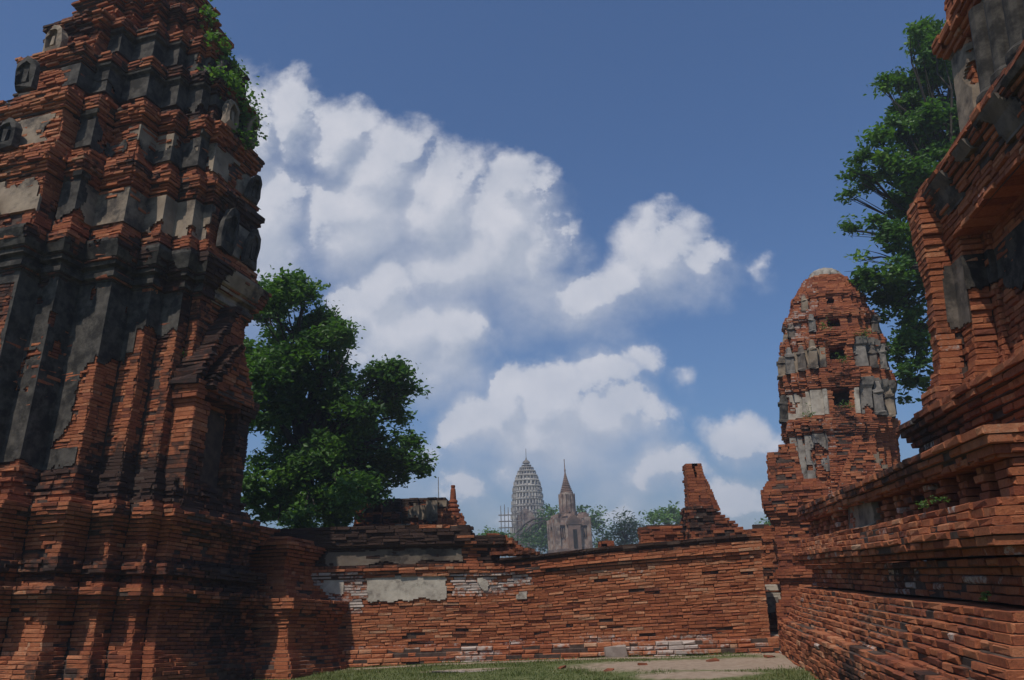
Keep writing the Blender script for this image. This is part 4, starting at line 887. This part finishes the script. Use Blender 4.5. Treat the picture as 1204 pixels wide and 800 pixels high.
# ------------------------------------------------------------------ trees and weeds
lt = [(330,350,26),(352,340,22),(312,362,26),(375,378,20),(398,390,16),(405,402,10),(345,400,28),(375,415,26),(392,438,20),(330,440,36),(365,465,32),(448,445,20),(466,437,17),(474,460,18),(452,470,18),(465,490,15),(410,465,22),(402,505,38),(350,510,38),(318,590,26),(358,612,18),(395,604,20),(320,560,34),(370,560,38),(432,528,36),(470,530,24),(492,545,14),(452,558,26),(412,578,26),(340,596,26),(436,584,14),(305,480,28),(300,420,26),(298,348,22),(420,490,22),(425,545,30),(385,535,30),(385,590,22)]
fl = at(352, 560, 21); tree('broadleaf_tree', 'large dense dark green tree behind the wall, right of the tall leaning tower', lt, 21, 125, 50, .155, .28, (fl[0], 21, 0), at(362, 545, 21), .26, seed=3, dj=1.4)
rt_ = [(1082,45,22),(1070,42,12),(1095,85,28),(1062,92,16),(1040,100,10),(1072,122,24),(1050,152,18),(1085,165,28),(1030,162,12),(1013,183,11),(1003,203,7),(1042,193,17),(1068,205,22),(1022,212,13),(998,230,8),(1060,240,22),(1033,262,11),(1000,270,8),(1052,278,18),(1078,295,24),(1012,304,6),(1020,332,18),(1042,342,20),(1066,345,26),(1085,380,24),(1045,365,14),(1068,410,22),(1078,440,20),(1062,462,10),(1055,318,16),(1100,240,30),(1105,330,30),(1120,150,34),(1120,60,34),(1130,400,34),(1150,250,40),(1100,60,20),(1105,110,24),(1095,140,22),(1110,190,26),(1090,220,24)]
fr = at(1150, 420, 21); tree('broadleaf_tree', 'tall leafy tree with drooping branches rising behind the right temple', rt_, 21, 115, 40, .18, .24, (fr[0], 21, 0), at(1150, 330, 21), .17, seed=9, dj=.9, tone0=.42)
def fartree(label, px, Y, m=LEAFP, size=.5, cs=1.0, per=3.2, ln=60, cat='tree', seed=1, t0=.4, asp=.6):
    c = at(px[0][0], 640, Y); f_ = at(px[0][0], px[0][1] + 6, Y)
    tree('distant_tree', label, px, Y, per, ln, size, cs, (c[0], Y, 0), f_, Y * .003, m, dj=Y * .02, seed=seed, cat=cat, asp=asp, tone0=t0, group='trees on the horizon')
fartree('bushy green tree between the white prang and the spired chedi', [(645,603,9),(655,600,7),(640,615,9),(652,614,10),(630,628,9),(645,628,10),(660,630,8),(655,640,9),(620,636,8),(608,634,7),(597,634,6),(635,638,9)], 115, per=4.5, seed=4)
fartree('loose green tree just right of the spired chedi', [(690,607,6),(684,600,4),(700,612,7),(694,625,8),(706,622,6),(712,634,6),(700,640,8),(703,606,4)], 110, per=4.0, seed=5)
fartree('dark feathery conifer standing alone on the horizon', [(734,626,8),(728,618,5),(742,620,6),(735,612,4),(748,626,5),(722,628,4),(736,638,9),(746,638,7),(727,640,6)], 85, m=LEAFD, size=.5, per=9, seed=6, asp=.25)
fartree('flat-topped pale green tree left of the brick pillar', [(785,604,7),(775,607,5),(795,605,7),(803,608,4),(767,610,4),(790,600,5),(780,612,6),(800,614,5)], 95, per=6, seed=7, t0=.6)
fartree('small treetop showing left of the broken porch wall', [(908,614,5),(902,617,4),(913,616,4)], 70, size=.3, cs=.6, per=9, seed=8, t0=.55)
fartree('tiny pale treetop just past the end of the thick wall coping', [(579,629,4),(586,631,3),(573,632,3)], 70, size=.3, cs=.6, per=9, seed=11, t0=.5)
fartree('low green treetop beyond the ruined walls, left of the white prang', [(560,640,9),(545,642,9)], 100, per=4.5, seed=12)
for i, (x, y, Yw, r, n, lab) in enumerate([(966,388,20.9,.35,120,'grassy weed on the middle ledge of the small prang'), (1012,395,20.9,.42,300,'leafy bush growing on the right shoulder of the small prang'), (990,425,20.8,.35,120,'dry weed in the third window of the small prang'), (952,490,20.9,.4,140,'pale grass tuft low on the left of the small prang'), (998,480,20.8,.3,120,'fern on the lowest ledge of the small prang')]):
    sprig('weed', lab, at(x, y, Yw), r, LEAF if i == 1 else LEAFP, n, group='weeds on the small prang')
sprig('weed', 'small sprig rooted beside the gable of the dark leaning tower', at(213, 418, 11.9), .16, LEAF, 120, size=.04)
for (x, y, s_, l_) in ((1086, 596, .10, 'grass tuft on the lit ledge of the right temple, farther from the corner'), (1108, 588, .08, 'grass tuft on the lit ledge of the right temple, nearer the corner'), (1158, 705, .06, 'tiny sprig on the stepped base near the right temple corner')):
    # find the ledge depth along the temple wall
    d = ray(x, y); s0 = .48; t_ = ((OR - EYE) @ exr + s0) / (d @ exr); Pq = EYE + d * t_
    sprig('weed', l_, Pq, s_, LEAFP, 90, size=.025, group='weeds on the right temple')
# air
a = Acc(); v = np.array([(x, y, z) for z in (-1.0, 48.0) for x, y in ((-400, -60), (400, -60), (400, 420), (-400, 420))], float)
HAZE = 0.0013
a.add(v, np.array([(0, 3, 2, 1), (4, 5, 6, 7), (0, 1, 5, 4), (1, 2, 6, 5), (2, 3, 7, 6), (3, 0, 4, 7)]))
m = bpy.data.materials.new('humid_air'); m.use_nodes = True; m.node_tree.nodes.clear(); t = m.node_tree
pv = N(t, 'ShaderNodeVolumePrincipled'); pv.inputs['Color'].default_value = (.80, .87, 1, 1); pv.inputs['Density'].default_value = HAZE; pv.inputs['Anisotropy'].default_value = .2
t.links.new(pv.outputs[0], N(t, 'ShaderNodeOutputMaterial').inputs['Volume'])
tag(a.build('haze', m), kind='stuff')
